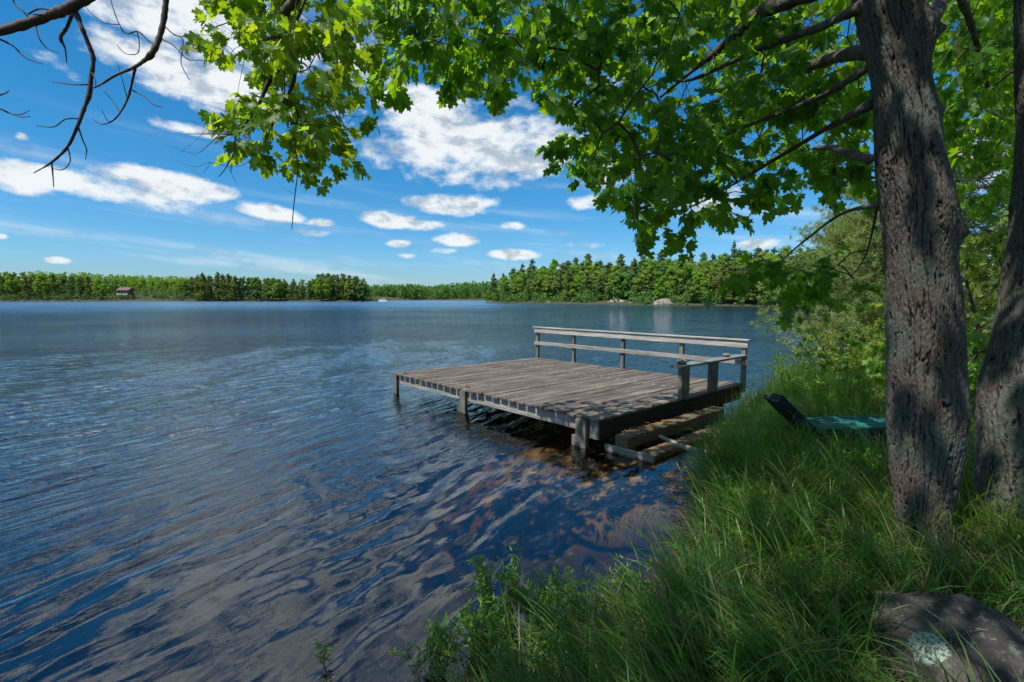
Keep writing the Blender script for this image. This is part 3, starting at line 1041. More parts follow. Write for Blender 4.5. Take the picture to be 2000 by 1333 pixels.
# far-off wooded ridges that read as one mass
def wood_mass(name, x0, x1, D0, D1, top_pts, n_, mat, label):
    rg = np.random.default_rng(int(D0) + n_)
    cen, spr = [], []
    for k in range(n_):
        px = rg.uniform(x0, x1)
        D = rg.uniform(D0, D1)
        p_ = ray(px, 583)
        x, y = p_[0] / p_[1] * D, D
        if float(shore(x, y)) < 1: continue
        g0 = float(gh(x, y))
        zt = CAMH + (583 - interp(top_pts, px) + 6 * (D1 - D) / (D1 - D0)) / F * D
        h = max(4, zt - g0) * rg.uniform(.82, 1.04)
        wd = rg.uniform(3, 6)
        if rg.random() < .3: wd *= .5
        for j in range(7):
            t = j / 6
            cen.append((x + rg.normal() * wd * .3, y + rg.normal() * wd * .3, g0 + h * (.12 + .85 * t)))
            spr.append(wd * (1.0 - .65 * t ** 2))
    V_, F_ = tri_cloud(cen, D0 / 700., 16, spr, .7, .6, 5)
    o_ = link(name, mesh_np(name, V_, F_, 3, M[mat]))
    return tag(o_, label, kind='stuff')
wood_mass('distant_woods', 715, 970, 622, 690, [(715, 562), (735, 562), (800, 561), (850, 563), (900, 558), (950, 555), (970, 554)], 330, 'broad_b', 'distant wood across the far end of the lake')
wood_mass('hillside_woods', 60, 380, 430, 520, [(60, 536), (130, 538), (240, 543), (320, 546), (380, 548)], 300, 'broad_a', 'bright green wooded hillside behind the house')
def thicket(name, x0, x1, dist_pts, n_, hmax, mat, label, seed):
    rg = np.random.default_rng(seed)
    cen, spr = [], []
    for k in range(n_):
        px = rg.uniform(x0, x1)
        p_ = ray(px, 583)
        D = interp(dist_pts, px) * .97
        while float(shore(p_[0] / p_[1] * D, D)) < .6 and D < 520: D += 1.
        D += rg.uniform(0, 22)
        x, y = p_[0] / p_[1] * D, D
        g0 = float(gh(x, y))
        h = hmax * rg.uniform(.35, 1)
        for j in range(4):
            cen.append((x + rg.normal() * 1.2, y + rg.normal(), g0 + h * (.15 + .25 * j)))
            spr.append(h * rg.uniform(.22, .4))
    V_, F_ = tri_cloud(cen, .32, 26, spr, .8, .6, seed)
    return tag(link(name, mesh_np(name, V_, F_, 3, M[mat])), label, kind='stuff')
thicket('shore_thicket', 955, 1760, RS_D, 420, 4.5, 'broad_b', 'undergrowth beneath the trees of the right-hand shore', 3)
thicket('shore_thicket', 0, 735, LS_D, 420, 5.5, 'pine_b', 'undergrowth beneath the trees of the far left shore', 4)

# low shoreline shrubs and rock slabs on the right-hand shore
def shrub_far(px, D, h, wd, mat, label):
    p_ = ray(px, 583)
    x, y = p_[0] / p_[1] * D, D
    while float(shore(x, y)) < .4:
        D += .8
        x, y = p_[0] / p_[1] * D, D
    g0 = float(gh(x, y))
    rg = np.random.default_rng(int(px))
    cen = rg.normal(size=(8, 3)) * np.array([wd * .35, wd * .3, h * .25]) + np.array([x, y, g0 + h * .5])
    V_, F_ = tri_cloud(cen, .16, 70, [wd * .3] * 8, .8, .5, int(px))
    b2 = link('shore_shrub', mesh_np('shore_shrub', V_ , F_, 3, M[mat]))
    tag(b2, label, 'shrub', 'low shrubs along the far waterline')
shrub_far(1020, 236, 4, 6, 'broad_a', 'lime green bush at the waterline near the tip of the right-hand shore')
shrub_far(1098, 212, 3.4, 7, 'broad_a', 'bright green bush at the waterline left of the pale rock slabs')
shrub_far(1255, 178, 2.2, 5, 'broad_b', 'low bush at the waterline between the granite slabs')
shrub_far(1330, 166, 2.6, 6, 'broad_c', 'yellow-green bush at the waterline right of the granite slabs')
shrub_far(1520, 140, 2.4, 7, 'broad_c', 'pale bush at the waterline where the shore nears the sapling')
shrub_far(1590, 134, 2.2, 6, 'broad_c', 'pale bush beside the grey boulders across the water')
shrub_far(735, 379, 3, 8, 'broad_c', 'small yellow-green bush at the foot of the wooded point')
for i, (a, b_, lab) in enumerate([(30, 60, 'leftmost pale grass strip on the far left shore'), (110, 130, 'pale grass strip below the short pines of the far left shore'), (190, 260, 'pale lawn in front of the red-roofed house')]):
    pass
for (px, D, rx, rz, lab) in [(1165, 199, 6.5, 1.1, 'long pale granite slab sloping into the water on the right-hand shore'), (1205, 189, 4.5, 1.9, 'rounded pink-grey granite hump left of the dark cleft'),
                             (1300, 170, 4.2, 2.2, 'grey cliff-like boulder at the middle of the right-hand shore'), (1236, 182, 2.6, .9, 'small granite slab between the two large humps'),
                             (1075, 218, 2.6, 1.1, 'small pale rock at the waterline under the pines near the point'), (1545, 137, 3.2, .9, 'pale boulders at the waterline beside the sapling'),
                             (1425, 153, 1.8, .6, 'low brown rock at the waterline below the slim spruce')]:
    p_ = ray(px, 583)
    x, y = p_[0] / p_[1] * D, D
    while float(shore(x, y)) < .2:
        D += .5
        x, y = p_[0] / p_[1] * D, D
    o_ = link('granite_slab', rock_mesh('granite_slab', rx, rx * .5, rz, M['pale_rock'], px, 4, .2))
    o_.location = (x, y - 1, .15)
    o_.rotation_euler = (0, 0, -.6)
    tag(o_, lab, 'rock', 'granite rocks on the right-hand shore')

# the house and the pontoon boat on the far side
hx, hy = (ray(247, 583)[:2] / ray(247, 583)[1] * 392)
while float(shore(hx, hy)) < 3: hy += 1
hg = float(gh(hx, hy))
house = empty('lake_house', (hx, hy, hg))
tag(house, 'small brown two-storey house with a dull red roof among trees on the far left shore', 'house')
me = box_mesh('wall', 8, 6, 6.2, M['brown_wall'], 0); local('wall', me, house, (-4, -3, 0))
b2 = MB(); b2.add([(-4.8, -3.8, 6.1), (4.8, -3.8, 6.1), (4.8, 3.8, 6.1), (-4.8, 3.8, 6.1), (-4.8, 0, 8.4), (4.8, 0, 8.4)], [(0, 1, 5, 4), (2, 3, 4, 5), (0, 4, 3), (1, 2, 5), (0, 3, 2, 1)])
local('roof', b2.mesh('roof', M['roof'], False), house, (0, 0, .05))
for x in (-2.9, -.5, 1.9):
    for z in (.9, 3.8):
        me = box_mesh('window', 1.3, .12, 1.3, M['white_paint'], 0)
        wn = local('window', me, house, (x, -3.08, z))
        me = box_mesh('pane', 1.06, .04, 1.06, M['window_glass'], 0)
        local('pane', me, wn, (.12, -.025, .12))
me = box_mesh('deck_rail', 8.4, .15, .8, M['white_paint'], 0); local('balcony_rail', me, house, (-4.2, -4.4, 2.7))
for x in (-4.1, 0, 3.9):
    me = box_mesh('balcony_post', .2, .2, 2.7, M['brown_wall'], 0); local('balcony_post', me, house, (x, -4.4, 0))
bx, by = ray(749, 583)[:2] / ray(749, 583)[1] * 372
boat = empty('pontoon_boat', (bx, by, 0))
tag(boat, 'tiny white pontoon boat with a canopy lying off the wooded point', 'boat')
b2 = MB()
for y in (-1.1, 1.1):
    b2.tube([(-3.6, y, .25), (-3, y, .1), (3, y, .1), (3.6, y, .3)], [.05, .32, .32, .05], 10)
    local('pontoon', b2.mesh('pontoon', M['white_paint']), boat); b2 = MB()
me = box_mesh('deck', 6.6, 2.6, .15, M['white_paint'], .02); local('deck', me, boat, (-3.3, -1.3, .42))
me = box_mesh('side_panel', 5.0, .06, .75, M['white_paint'], .02)
local('side_panel', me, boat, (-3.2, -1.28, .58)); local('side_panel', me, boat, (-3.2, 1.2, .58))
me = box_mesh('canopy', 3.0, 2.5, .14, M['white_paint'], .05); local('canopy', me, boat, (-1.6, -1.25, 2.1))
for x in (-1.5, 1.2):
    for y in (-1.15, 1.1):
        me = box_mesh('canopy_post', .06, .06, 1.6, M['dark_metal'], 0); local('canopy_post', me, boat, (x, y, .55))
me = box_mesh('outboard_motor', .5, .4, .9, M['dark_metal'], .1); local('outboard_motor', me, boat, (3.3, -.2, .2))

# ------------------------------------------------------------------ maple trunks
def bark_trunk(name, cen, rad, nu, nv, mat, parent, seed, base_z, knots=(), depth=.0145):
    """cen: list of points, rad radii. furrowed bark is real relief"""
    P = smooth_path([list(c) + [r] for c, r in zip(cen, rad)], 24)
    seg = np.r_[0, np.cumsum(np.linalg.norm(np.diff(P[:, :3], axis=0), axis=1))]
    s_ = np.linspace(0, seg[-1], nv)
    Pi = np.stack([np.interp(s_, seg, P[:, k]) for k in range(4)], 1)
    th_ = np.linspace(0, 2 * math.pi, nu, endpoint=False)
    cx = Pi[:, None, 0]; cy = Pi[:, None, 1]; cz = Pi[:, None, 2]; r = Pi[:, None, 3]
    ct, st = np.cos(th_)[None], np.sin(th_)[None]
    S_ = s_[:, None]
    lump = fbm(v3(ct * .9, st * .9, S_ * .9 + seed), 3) * .10
    flare = .30 * np.exp(-S_ / .22) * (.3 + .7 * np.clip(np.cos(th_[None] * 5 + seed) * .5 + .5, 0, 1))
    q0 = v3(ct * .27, st * .27, S_ + 0 * ct) + seed
    warp = v3(perlin(q0 * np.array([9, 9, 5.])), perlin(q0 * np.array([9, 9, 5.]) + 9), perlin(q0 * 3 + 4)) * .016
    warp = warp + v3(perlin(q0 * 32.), perlin(q0 * 32. + 9), 0 * ct) * .006
    qq = q0 + warp
    n1 = np.abs(perlin(qq * np.array([30, 30, 2.3])) + .35 * perlin(qq * np.array([40, 40, 5.]) + 7))
    n2 = np.abs(perlin(qq * np.array([44, 44, 7.]) + 5))
    n3 = np.abs(perlin(qq * np.array([9, 9, 9.]) + 15))
    plate = np.clip(n1 / .16, 0, 1) ** .8 * (.86 + .14 * np.clip(n3 / .05, 0, 1))
    plate2 = np.clip(n2 / .14, 0, 1)
    rough_ = fbm(qq * np.array([60, 60, 30.]), 4)
    flake = np.floor(perlin(qq * np.array([20, 20, 7.]) + 3) * 6) / 6
    disp = depth * (plate * 1.0 + plate2 * .35 * plate + .28 * rough_ + .22 * flake)
    rad_ = r * (1 + lump + flare) + disp
    pos = v3(cx + ct * rad_, cy + st * rad_, cz + 0 * ct)
    for (kp, kr, ka) in knots:
        d_ = np.linalg.norm(pos - np.array(kp), axis=-1)
        wgt = np.exp(-(d_ / kr) ** 2)
        dirn = v3(ct, st, 0 * ct + .0)
        lumpy = 1 + .35 * fbm(pos * 14, 3)
        pos = pos + dirn * (wgt * ka * lumpy)[..., None]
    V_ = pos.reshape(-1, 3)
    ii, kk = np.meshgrid(np.arange(nv - 1), np.arange(nu), indexing='ij')
    q_ = np.stack([ii * nu + kk, ii * nu + (kk + 1) % nu, (ii + 1) * nu + (kk + 1) % nu, (ii + 1) * nu + kk], -1).reshape(-1, 4)
    at = (plate * .75 + plate2 * .25 * plate).ravel()
    o_ = link(name, mesh_np(name, V_, q_, 4, mat, True, {'plate': at}), parent)
    return o_

TY = 3.5
# photo rows: y, left edge, right edge
T1 = [(1130, 1750, 1862), (1080, 1750, 1856), (1000, 1746, 1856), (930, 1740, 1868), (850, 1735, 1882), (780, 1734, 1884), (700, 1734, 1876), (600, 1731, 1872), (500, 1726, 1862),
      (430, 1716, 1868), (360, 1708, 1856), (300, 1706, 1842), (230, 1706, 1832), (160, 1702, 1818), (90, 1687, 1812), (30, 1672, 1806), (-40, 1662, 1796), (-300, 1630, 1740), (-700, 1600, 1680), (-1100, 1560, 1620)]
def trunk_from_rows(rows, Y):
    cen, rad = [], []
    for (y, a, b) in rows:
        pa, pb = Q(a, y, Y), Q(b, y, Y)
        cen.append((pa + pb) / 2)
        rad.append(np.linalg.norm(pb - pa) / 2 * .76)
    return cen, rad
maple = empty('maple_tree', (2.95, 3.5, .4))
tag(maple, 'large twin-trunked maple with rough grey bark on the bank at the right', 'tree')
c1, r1_ = trunk_from_rows(T1, TY)
bark_trunk('trunk', c1, r1_, 330, 900, M['bark'], maple, 3.1, .4,
           [(Q(1690, 275, 3.42), .075, .06), (Q(1692, 335, 3.42), .07, .06), (Q(1872, 455, 3.45), .08, .07), (Q(1815, 60, 3.45), .11, .08), (Q(1835, 215, 3.45), .05, .04)])
T2 = [(1120, 1925, 2080), (1060, 1918, 2075), (980, 1910, 2075), (880, 1912, 2085), (800, 1912, 2095), (740, 1922, 2095), (680, 1938, 2105), (600, 1958, 2115), (500, 1973, 2120), (400, 1984, 2120), (300, 1993, 2125), (150, 1992, 2115), (0, 1990, 2105), (-300, 1980, 2080), (-800, 1970, 2050)]
c2, r2_ = trunk_from_rows(T2, 3.62)
bark_trunk('trunk', c2, r2_, 260, 640, M['bark2'], maple, 8.4, .4, [(Q(1915, 790, 3.5), .06, .03), (Q(1985, 235, 3.6), .06, .05)])

# limbs (photo x, y, distance, radius m)
def limb(pts, parent, mat='limb', name='limb', sides=10):
    P = smooth_path([list(Q(a, b, c)) + [r] for a, b, c, r in pts], 6)
    P[:, 3] *= 1 + .10 * RNG.normal(size=len(P))
    b2 = MB()
    b2.tube(P[:, :3], P[:, 3], sides)
    b2.build(name, M[mat], parent)
    return P
MAPLE_NODES = []
LIMBS = [[(1700, -60, 3.5, .07), (1538, 4, 4.2, .065), (1483, 27, 4.5, .06), (1405, 97, 5.0, .04), (1359, 133, 5.3, .026), (1290, 190, 5.8, .014)],
         [(1690, 10, 3.5, .05), (1663, 23, 3.6, .034), (1608, 51, 3.9, .030), (1534, 78, 4.2, .026), (1456, 109, 4.5, .022), (1351, 156, 4.9, .014), (1281, 164, 5.2, .010), (1180, 230, 5.6, .006)],
         [(1720, 100, 3.6, .06), (1640, 110, 4.6, .055), (1546, 142, 5.2, .05), (1487, 152, 5.6, .045), (1433, 172, 6.0, .035), (1330, 260, 6.6, .02), (1240, 380, 7.0, .010)],
         [(1700, 312, 3.4, .03), (1655, 300, 3.6, .024), (1624, 289, 3.8, .020), (1593, 290, 4.0, .016)],
         [(1700, 205, 3.6, .035), (1600, 260, 4.4, .022), (1500, 320, 5.0, .016), (1380, 390, 5.4, .009), (1270, 440, 5.7, .005)],
         [(1700, -120, 3.5, .08), (1500, -200, 4.6, .06), (1250, -120, 5.4, .045), (1080, -60, 6.0, .03), (930, 20, 6.3, .018), (850, 90, 6.4, .008)],
         [(1720, -300, 3.4, .08), (1600, -420, 3.6, .06), (1300, -500, 4.2, .05), (1000, -400, 4.8, .03), (800, -250, 5.4, .02)],
         [(1700, 130, 3.6, .03), (1600, 190, 4.0, .02), (1450, 250, 4.3, .014), (1320, 300, 4.6, .008), (1150, 320, 4.9, .004)],
         [(1720, 400, 3.6, .02), (1640, 420, 4.6, .014), (1560, 480, 5.0, .009), (1500, 530, 5.2, .005), (1460, 520, 5.3, .003)],
         [(1715, 395, 3.7, .012), (1702, 460, 4.4, .009), (1690, 500, 4.8, .007), (1672, 530, 5.0, .005), (1640, 560, 5.1, .003)],
         [(1815, 50, 3.6, .05), (1860, -20, 4.5, .04), (1900, 60, 5.5, .03), (1930, 200, 6.0, .015), (1900, 330, 6.3, .007)]]
for L in LIMBS:
    MAPLE_NODES.append(limb(L, maple))

# maple leaf outline (right half), tip at (0,1)
HALF = [(0, 1), (.08, .86), (.21, .85), (.18, .70), (.21, .62), (.34, .67), (.52, .76), (.49, .60), (.57, .50), (.43, .43), (.35, .36), (.46, .28), (.46, .16), (.30, .09), (.10, .05), (0, 0)]
def maple_leaf_arrays(seed, simple_=False):
    rg = random.Random(seed)
    H_ = HALF if not simple_ else [(0, 1), (.14, .62), (.5, .74), (.3, .38), (.45, .15), (0, 0)]
    out_ = [(x, y) for x, y in H_] + [(-x, y) for x, y in H_[-2:0:-1]]
    out_ = [(x * rg.uniform(.93, 1.07), y * rg.uniform(.97, 1.03)) for x, y in out_]
    fold, droop, cup = rg.uniform(.08, .35), rg.uniform(.1, .4), rg.uniform(-.2, .2)
    pts = [(0, .32)] + out_
    V_ = [(x, y, fold * abs(x) - droop * y * y + cup * x * y) for x, y in pts]
    n_ = len(out_)
    F_ = [(0, 1 + (i + 1) % n_, 1 + i) for i in range(n_)]
    return np.array(V_), np.array(F_)
LEAFV = [maple_leaf_arrays(s) for s in range(6)]
LEAFS = [maple_leaf_arrays(s, True) for s in range(4)]
LEAF_ME = [mesh_np('leaf', a, f, 3, M['maple_leaf']) for a, f in LEAFV]
def add_petiole(me_): return me_

def leaf_frame(rg, outdir, droop=None, roll=.5):
    """matrix columns: x, y(tip), z(normal)"""
    a = math.atan2(outdir[1], outdir[0]) + rg.gauss(0, .9)
    pit = -rg.uniform(.15, 1.25) if droop is None else droop
    y = Vector((math.cos(a) * math.cos(pit), math.sin(a) * math.cos(pit), math.sin(pit)))
    upv = Vector((rg.gauss(0, .35), rg.gauss(0, .35), 1))
    x = y.cross(upv).normalized()
    z = x.cross(y)
    rr3 = rg.gauss(0, roll)
    q_ = Quaternion(y, rr3)
    return q_ @ x, y, q_ @ z

def in_poly(px, py, poly):
    ins = False
    n_ = len(poly)
    for i in range(n_):
        (ax, ay), (bx_, by_) = poly[i], poly[(i + 1) % n_]
        if (ay > py) != (by_ > py) and px < (bx_ - ax) * (py - ay) / (by_ - ay) + ax:
            ins = not ins
    return ins

def leafy(parent, node_paths, targets, rg, per=(5, 9), size=(.09, .14), mat='maple_leaf', nobj=300, twmat='twig', twig_r=.0022, spray=.28, poly_ok=None, name='leaf'):
    """grow twigs from the limbs to spray targets; leaves on the last stretch of each twig. nearest leaves become objects"""
    nodes = np.vstack([np.asarray(p_)[:, :3] for p_ in node_paths])
    par = [-1] * len(nodes)
    k0 = len(nodes)
    nodes = nodes.tolist()
    T = np.array(targets)
    arr = np.array(nodes)
    d0 = np.array([np.min(np.linalg.norm(arr - t, axis=1)) for t in T])
    order = np.argsort(d0)
    cnt = {}
    tips = []
    for ti in order:
        t = T[ti]
        A = np.array(nodes)
        dd = np.linalg.norm(A - t, axis=1)
        j = int(np.argmin(dd))
        st_ = A[j]
        L = dd[j]
        ns = max(2, int(L / .22))
        prev = j
        side = np.array([rg.gauss(0, 1) for _ in range(3)]) * L * .06
        for s__ in range(1, ns + 1):
            f = s__ / ns
            p_ = st_ + (t - st_) * f + side * math.sin(f * 3.14) + np.array([0, 0, .10 * L * math.sin(f * 3.14)])
            nodes.append(p_.tolist())
            par.append(prev)
            prev = len(nodes) - 1
        tips.append((prev, t, (t - st_) / max(L, .01)))
    N = len(nodes)
    w8 = np.zeros(N)
    for pv, _, _ in tips:
        w8[pv] += 1
    for i in range(N - 1, k0 - 1, -1):
        if par[i] >= 0: w8[par[i]] += w8[i]
    A = np.array(nodes)
    b2 = MB()
    # chains from each tip back
    done = set()
    for pv, _, _ in tips:
        chain = [pv]
        while par[chain[-1]] >= 0 and chain[-1] not in done:
            done.add(chain[-1])
            chain.append(par[chain[-1]])
        if len(chain) > 1:
            ch = chain[::-1]
            b2.tube(A[ch], [twig_r * math.sqrt(max(1, min(w8[i] if i >= k0 else w8[chain[max(0, len(chain) - 2)]], 30))) for i in ch], 5, False)
    leaves = []
    for pv, t, dr in tips:
        n_ = rg.randint(*per)
        dr = Vector(dr)
        dr.z -= .35
        dr.normalize()
        sp_ = spray * rg.uniform(.7, 1.3)
        end = Vector(t) + dr * sp_
        b2.tube([t, (Vector(t) + end) / 2 + Vector((0, 0, .02)), end], [twig_r, twig_r * .8, twig_r * .4], 4, False)
        for k in range(n_):
            f = (k + rg.random()) / n_
            p_ = Vector(t) + dr * sp_ * f
            x, y, z = leaf_frame(rg, dr)
            pet = rg.uniform(.03, .08)
            org = p_ + (y + Vector((rg.gauss(0, .4), rg.gauss(0, .4), -.1))).normalized() * pet
            s_ = rg.uniform(*size)
            if poly_ok is not None:
                a_, c_, f_ = proj(np.array(org + y * s_ * .5))
                if not poly_ok(float(a_), float(c_)): continue
            b2.add([p_ - x * .001, p_ + x * .001, org + x * .0012 + y * .01, org - x * .0012 + y * .01], [(0, 1, 2, 3)])
            leaves.append((org, x, y, z, s_))
    b2.build('twigs', M[twmat], parent)
    def key(l):
        c_ = l[0] + l[2] * l[4] * .5
        a_, b__, f_ = proj(np.array(c_))
        vis = (-20 < a_ < 2020) and (-20 < b__ < 1350) and f_ > 0
        return (0 if vis else 1, float(f_) / l[4] if f_ > 0 else 99)
    leaves.sort(key=key)
    rest = leaves[nobj:]
    for k, (org, x, y, z, s_) in enumerate(leaves[:nobj]):
        o_ = bpy.data.objects.new(name, LEAF_ME[k % 6])
        COL.objects.link(o_)
        o_.parent = parent
        mt = Matrix(((x.x * s_, y.x * s_, z.x * s_, org.x), (x.y * s_, y.y * s_, z.y * s_, org.y), (x.z * s_, y.z * s_, z.z * s_, org.z), (0, 0, 0, 1)))
        o_.matrix_basis = parent.matrix_basis.inverted() @ mt
    if rest:
        join_leaves('foliage', rest, LEAFV, M[mat], parent)
    return leaves

def join_leaves(name, rest, protos, mat, parent):
    Vs, Fs, n0 = [], [], 0
    for k in range(len(protos)):
        sub_ = rest[k::len(protos)]
        if not sub_: continue
        Pv, Pf = protos[k]
        Mx = np.array([[l[1][:], l[2][:], l[3][:]] for l in sub_])          # (n,3axes,3)
        sc_ = np.array([l[4] for l in sub_])
        og = np.array([l[0][:] for l in sub_])
        Vv = np.einsum('vk,nkc->nvc', Pv, Mx) * sc_[:, None, None] + og[:, None]
        nn = len(sub_)
        Fv = Pf[None] + (np.arange(nn) * len(Pv))[:, None, None] + n0
        Vs.append(Vv.reshape(-1, 3)); Fs.append(Fv.reshape(-1, Pf.shape[1]))
        n0 += nn * len(Pv)
    o_ = link(name, mesh_np(name, np.vstack(Vs), np.vstack(Fs), Pf.shape[1], mat), parent)
    o_['kind'] = 'stuff'
    return o_

def sample_targets(poly, n_, d0, d1, rg, avoid=None):
    xs = [p_[0] for p_ in poly]; ys = [p_[1] for p_ in poly]
    out_ = []
    while len(out_) < n_:
        px, py = rg.uniform(min(xs), max(xs)), rg.uniform(min(ys), max(ys))
        if in_poly(px, py, poly):
            if avoid and avoid(px, py): continue
            out_.append(Q(px, py, rg.uniform(d0, d1)))
    return out_

rg = random.Random(21)
P_center = [(690, -60), (735, 0), (728, 120), (745, 150), (800, 165), (850, 155), (880, 150), (930, 165), (985, 180), (1000, 150), (1040, 110), (1060, -60)]
P_right = [(1050, -80), (1060, 40), (1075, 110), (1120, 170), (1115, 240), (1090, 300), (1120, 318), (1180, 330), (1230, 340), (1210, 400), (1215, 440), (1270, 455), (1340, 440), (1420, 400), (1500, 385),
           (1580, 380), (1690, 370), (1700, 300), (1690, -80)]
P_low = [(1450, 520), (1500, 500), (1560, 520), (1620, 500), (1700, 540), (1690, 575), (1620, 560), (1560, 560), (1490, 560)]
P_beh = [(1840, -60), (1845, 150), (1855, 290), (1890, 400), (1940, 390), (1990, 300), (2060, 250), (2100, -60)]
tg = sample_targets(P_center, 128, 4.4, 6.8, rg) + sample_targets(P_right, 530, 4.0, 7.6, rg) + sample_targets(P_low, 20, 4.4, 5.4, rg) + sample_targets(P_beh, 260, 5.0, 8.5, rg)
leafy(maple, MAPLE_NODES, tg, rg, (7, 11), (.095, .15))
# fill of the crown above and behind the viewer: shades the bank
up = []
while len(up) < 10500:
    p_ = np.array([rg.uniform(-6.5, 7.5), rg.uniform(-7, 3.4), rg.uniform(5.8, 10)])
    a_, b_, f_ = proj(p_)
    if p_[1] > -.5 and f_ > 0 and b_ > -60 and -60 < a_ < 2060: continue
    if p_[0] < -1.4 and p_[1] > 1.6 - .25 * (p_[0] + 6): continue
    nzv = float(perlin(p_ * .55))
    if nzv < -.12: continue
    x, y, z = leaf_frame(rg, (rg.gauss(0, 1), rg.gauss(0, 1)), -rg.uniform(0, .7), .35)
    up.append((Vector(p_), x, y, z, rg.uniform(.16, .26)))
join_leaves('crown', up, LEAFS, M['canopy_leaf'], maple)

# ------------------------------------------------------------------ overhanging maple branch (left)
br = empty('maple_branch', Q(580, -10, 4.2))
tag(br, 'sunlit leafy branch hanging down over the lake, left of the large white cloud', 'branch')
BL = [[(900, -1900, 1.6, .10), (760, -900, 2.4, .085), (660, -400, 3.1, .07), (600, -120, 3.6, .055), (580, -10, 4.2, .036), (560, 20, 4.3, .034), (550, 60, 4.4, .034), (552, 92, 4.45, .032), (540, 140, 4.5, .020), (525, 160, 4.5, .018), (505, 205, 4.55, .016), (480, 240, 4.6, .013), (458, 262, 4.6, .010), (425, 262, 4.65, .006), (362, 262, 4.7, .003)],
      [(552, 92, 4.45, .028), (570, 112, 4.5, .020), (575, 150, 4.55, .018), (566, 178, 4.6, .014), (545, 215, 4.65, .010), (525, 260, 4.7, .006), (505, 300, 4.8, .004)],
      [(540, 142, 4.5, .008), (552, 180, 4.4, .006), (568, 240, 4.3, .0055), (578, 300, 4.2, .005), (581, 335, 4.2, .0045), (574, 400, 4.2, .004), (570, 448, 4.2, .003)],
      [(460, 262, 4.6, .007), (456, 300, 4.6, .005), (440, 330, 4.6, .004), (427, 346, 4.6, .003)],
      [(580, 40, 4.3, .012), (610, -20, 4.4, .012), (640, 30, 4.8, .009), (650, 100, 5.0, .006), (690, 200, 5.3, .004)],
      [(550, 70, 4.4, .010), (500, 85, 4.5, .006), (460, 110, 4.6, .004), (400, 60, 4.7, .003)],
      [(570, 120, 4.5, .009), (600, 130, 4.8, .006), (640, 200, 5.0, .005), (660, 260, 5.2, .003), (700, 215, 5.3, .002)]]
BN = [limb(L, br, 'limb' if i < 2 else 'twig', 'limb', 7) for i, L in enumerate(BL)]
for tw in [[(430, 262, 4.65, .004), (405, 285, 4.65, .003), (380, 300, 4.65, .002), (320, 283, 4.65, .0012)], [(425, 262, 4.65, .003), (400, 250, 4.65, .002), (372, 235, 4.6, .001)],
           [(440, 325, 4.6, .003), (410, 318, 4.6, .002), (380, 326, 4.6, .0016), (334, 311, 4.6, .001)], [(410, 318, 4.6, .002), (395, 340, 4.6, .0014), (372, 330, 4.6, .001)],
           [(443, 320, 4.6, .0025), (455, 345, 4.6, .002), (466, 368, 4.6, .001)], [(400, 255, 4.6, .002), (385, 272, 4.6, .0014), (350, 300, 4.6, .001)],
           [(478, 110, 4.6, .003), (470, 150, 4.6, .002), (455, 200, 4.6, .0015), (410, 200, 4.6, .001)], [(470, 130, 4.6, .003), (445, 90, 4.6, .0018), (420, 120, 4.6, .0015), (380, 130, 4.6, .001), (358, 85, 4.6, .001)],
           [(576, 380, 4.2, .002), (560, 372, 4.2, .001), (548, 365, 4.2, .0008)], [(505, 300, 4.8, .003), (470, 325, 4.8, .002), (440, 320, 4.8, .001)]]:
    limb(tw, br, 'twig', 'twig', 5)
P_left = [(450, -60), (445, 20), (430, 50), (385, 60), (395, 90), (440, 100), (500, 90), (520, 130), (560, 170), (520, 190), (470, 180), (440, 200), (440, 250), (440, 275), (480, 300), (530, 315), (600, 325),
          (640, 320), (680, 285), (680, 250), (700, 215), (725, 205), (690, 170), (680, 130), (700, 80), (700, -60)]
tg = sample_targets(P_left, 158, 4.0, 5.3, rg)
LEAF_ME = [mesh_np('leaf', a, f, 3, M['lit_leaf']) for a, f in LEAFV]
leafy(br, BN, tg, rg, (5, 8), (.09, .14), mat='lit_leaf', spray=.2)

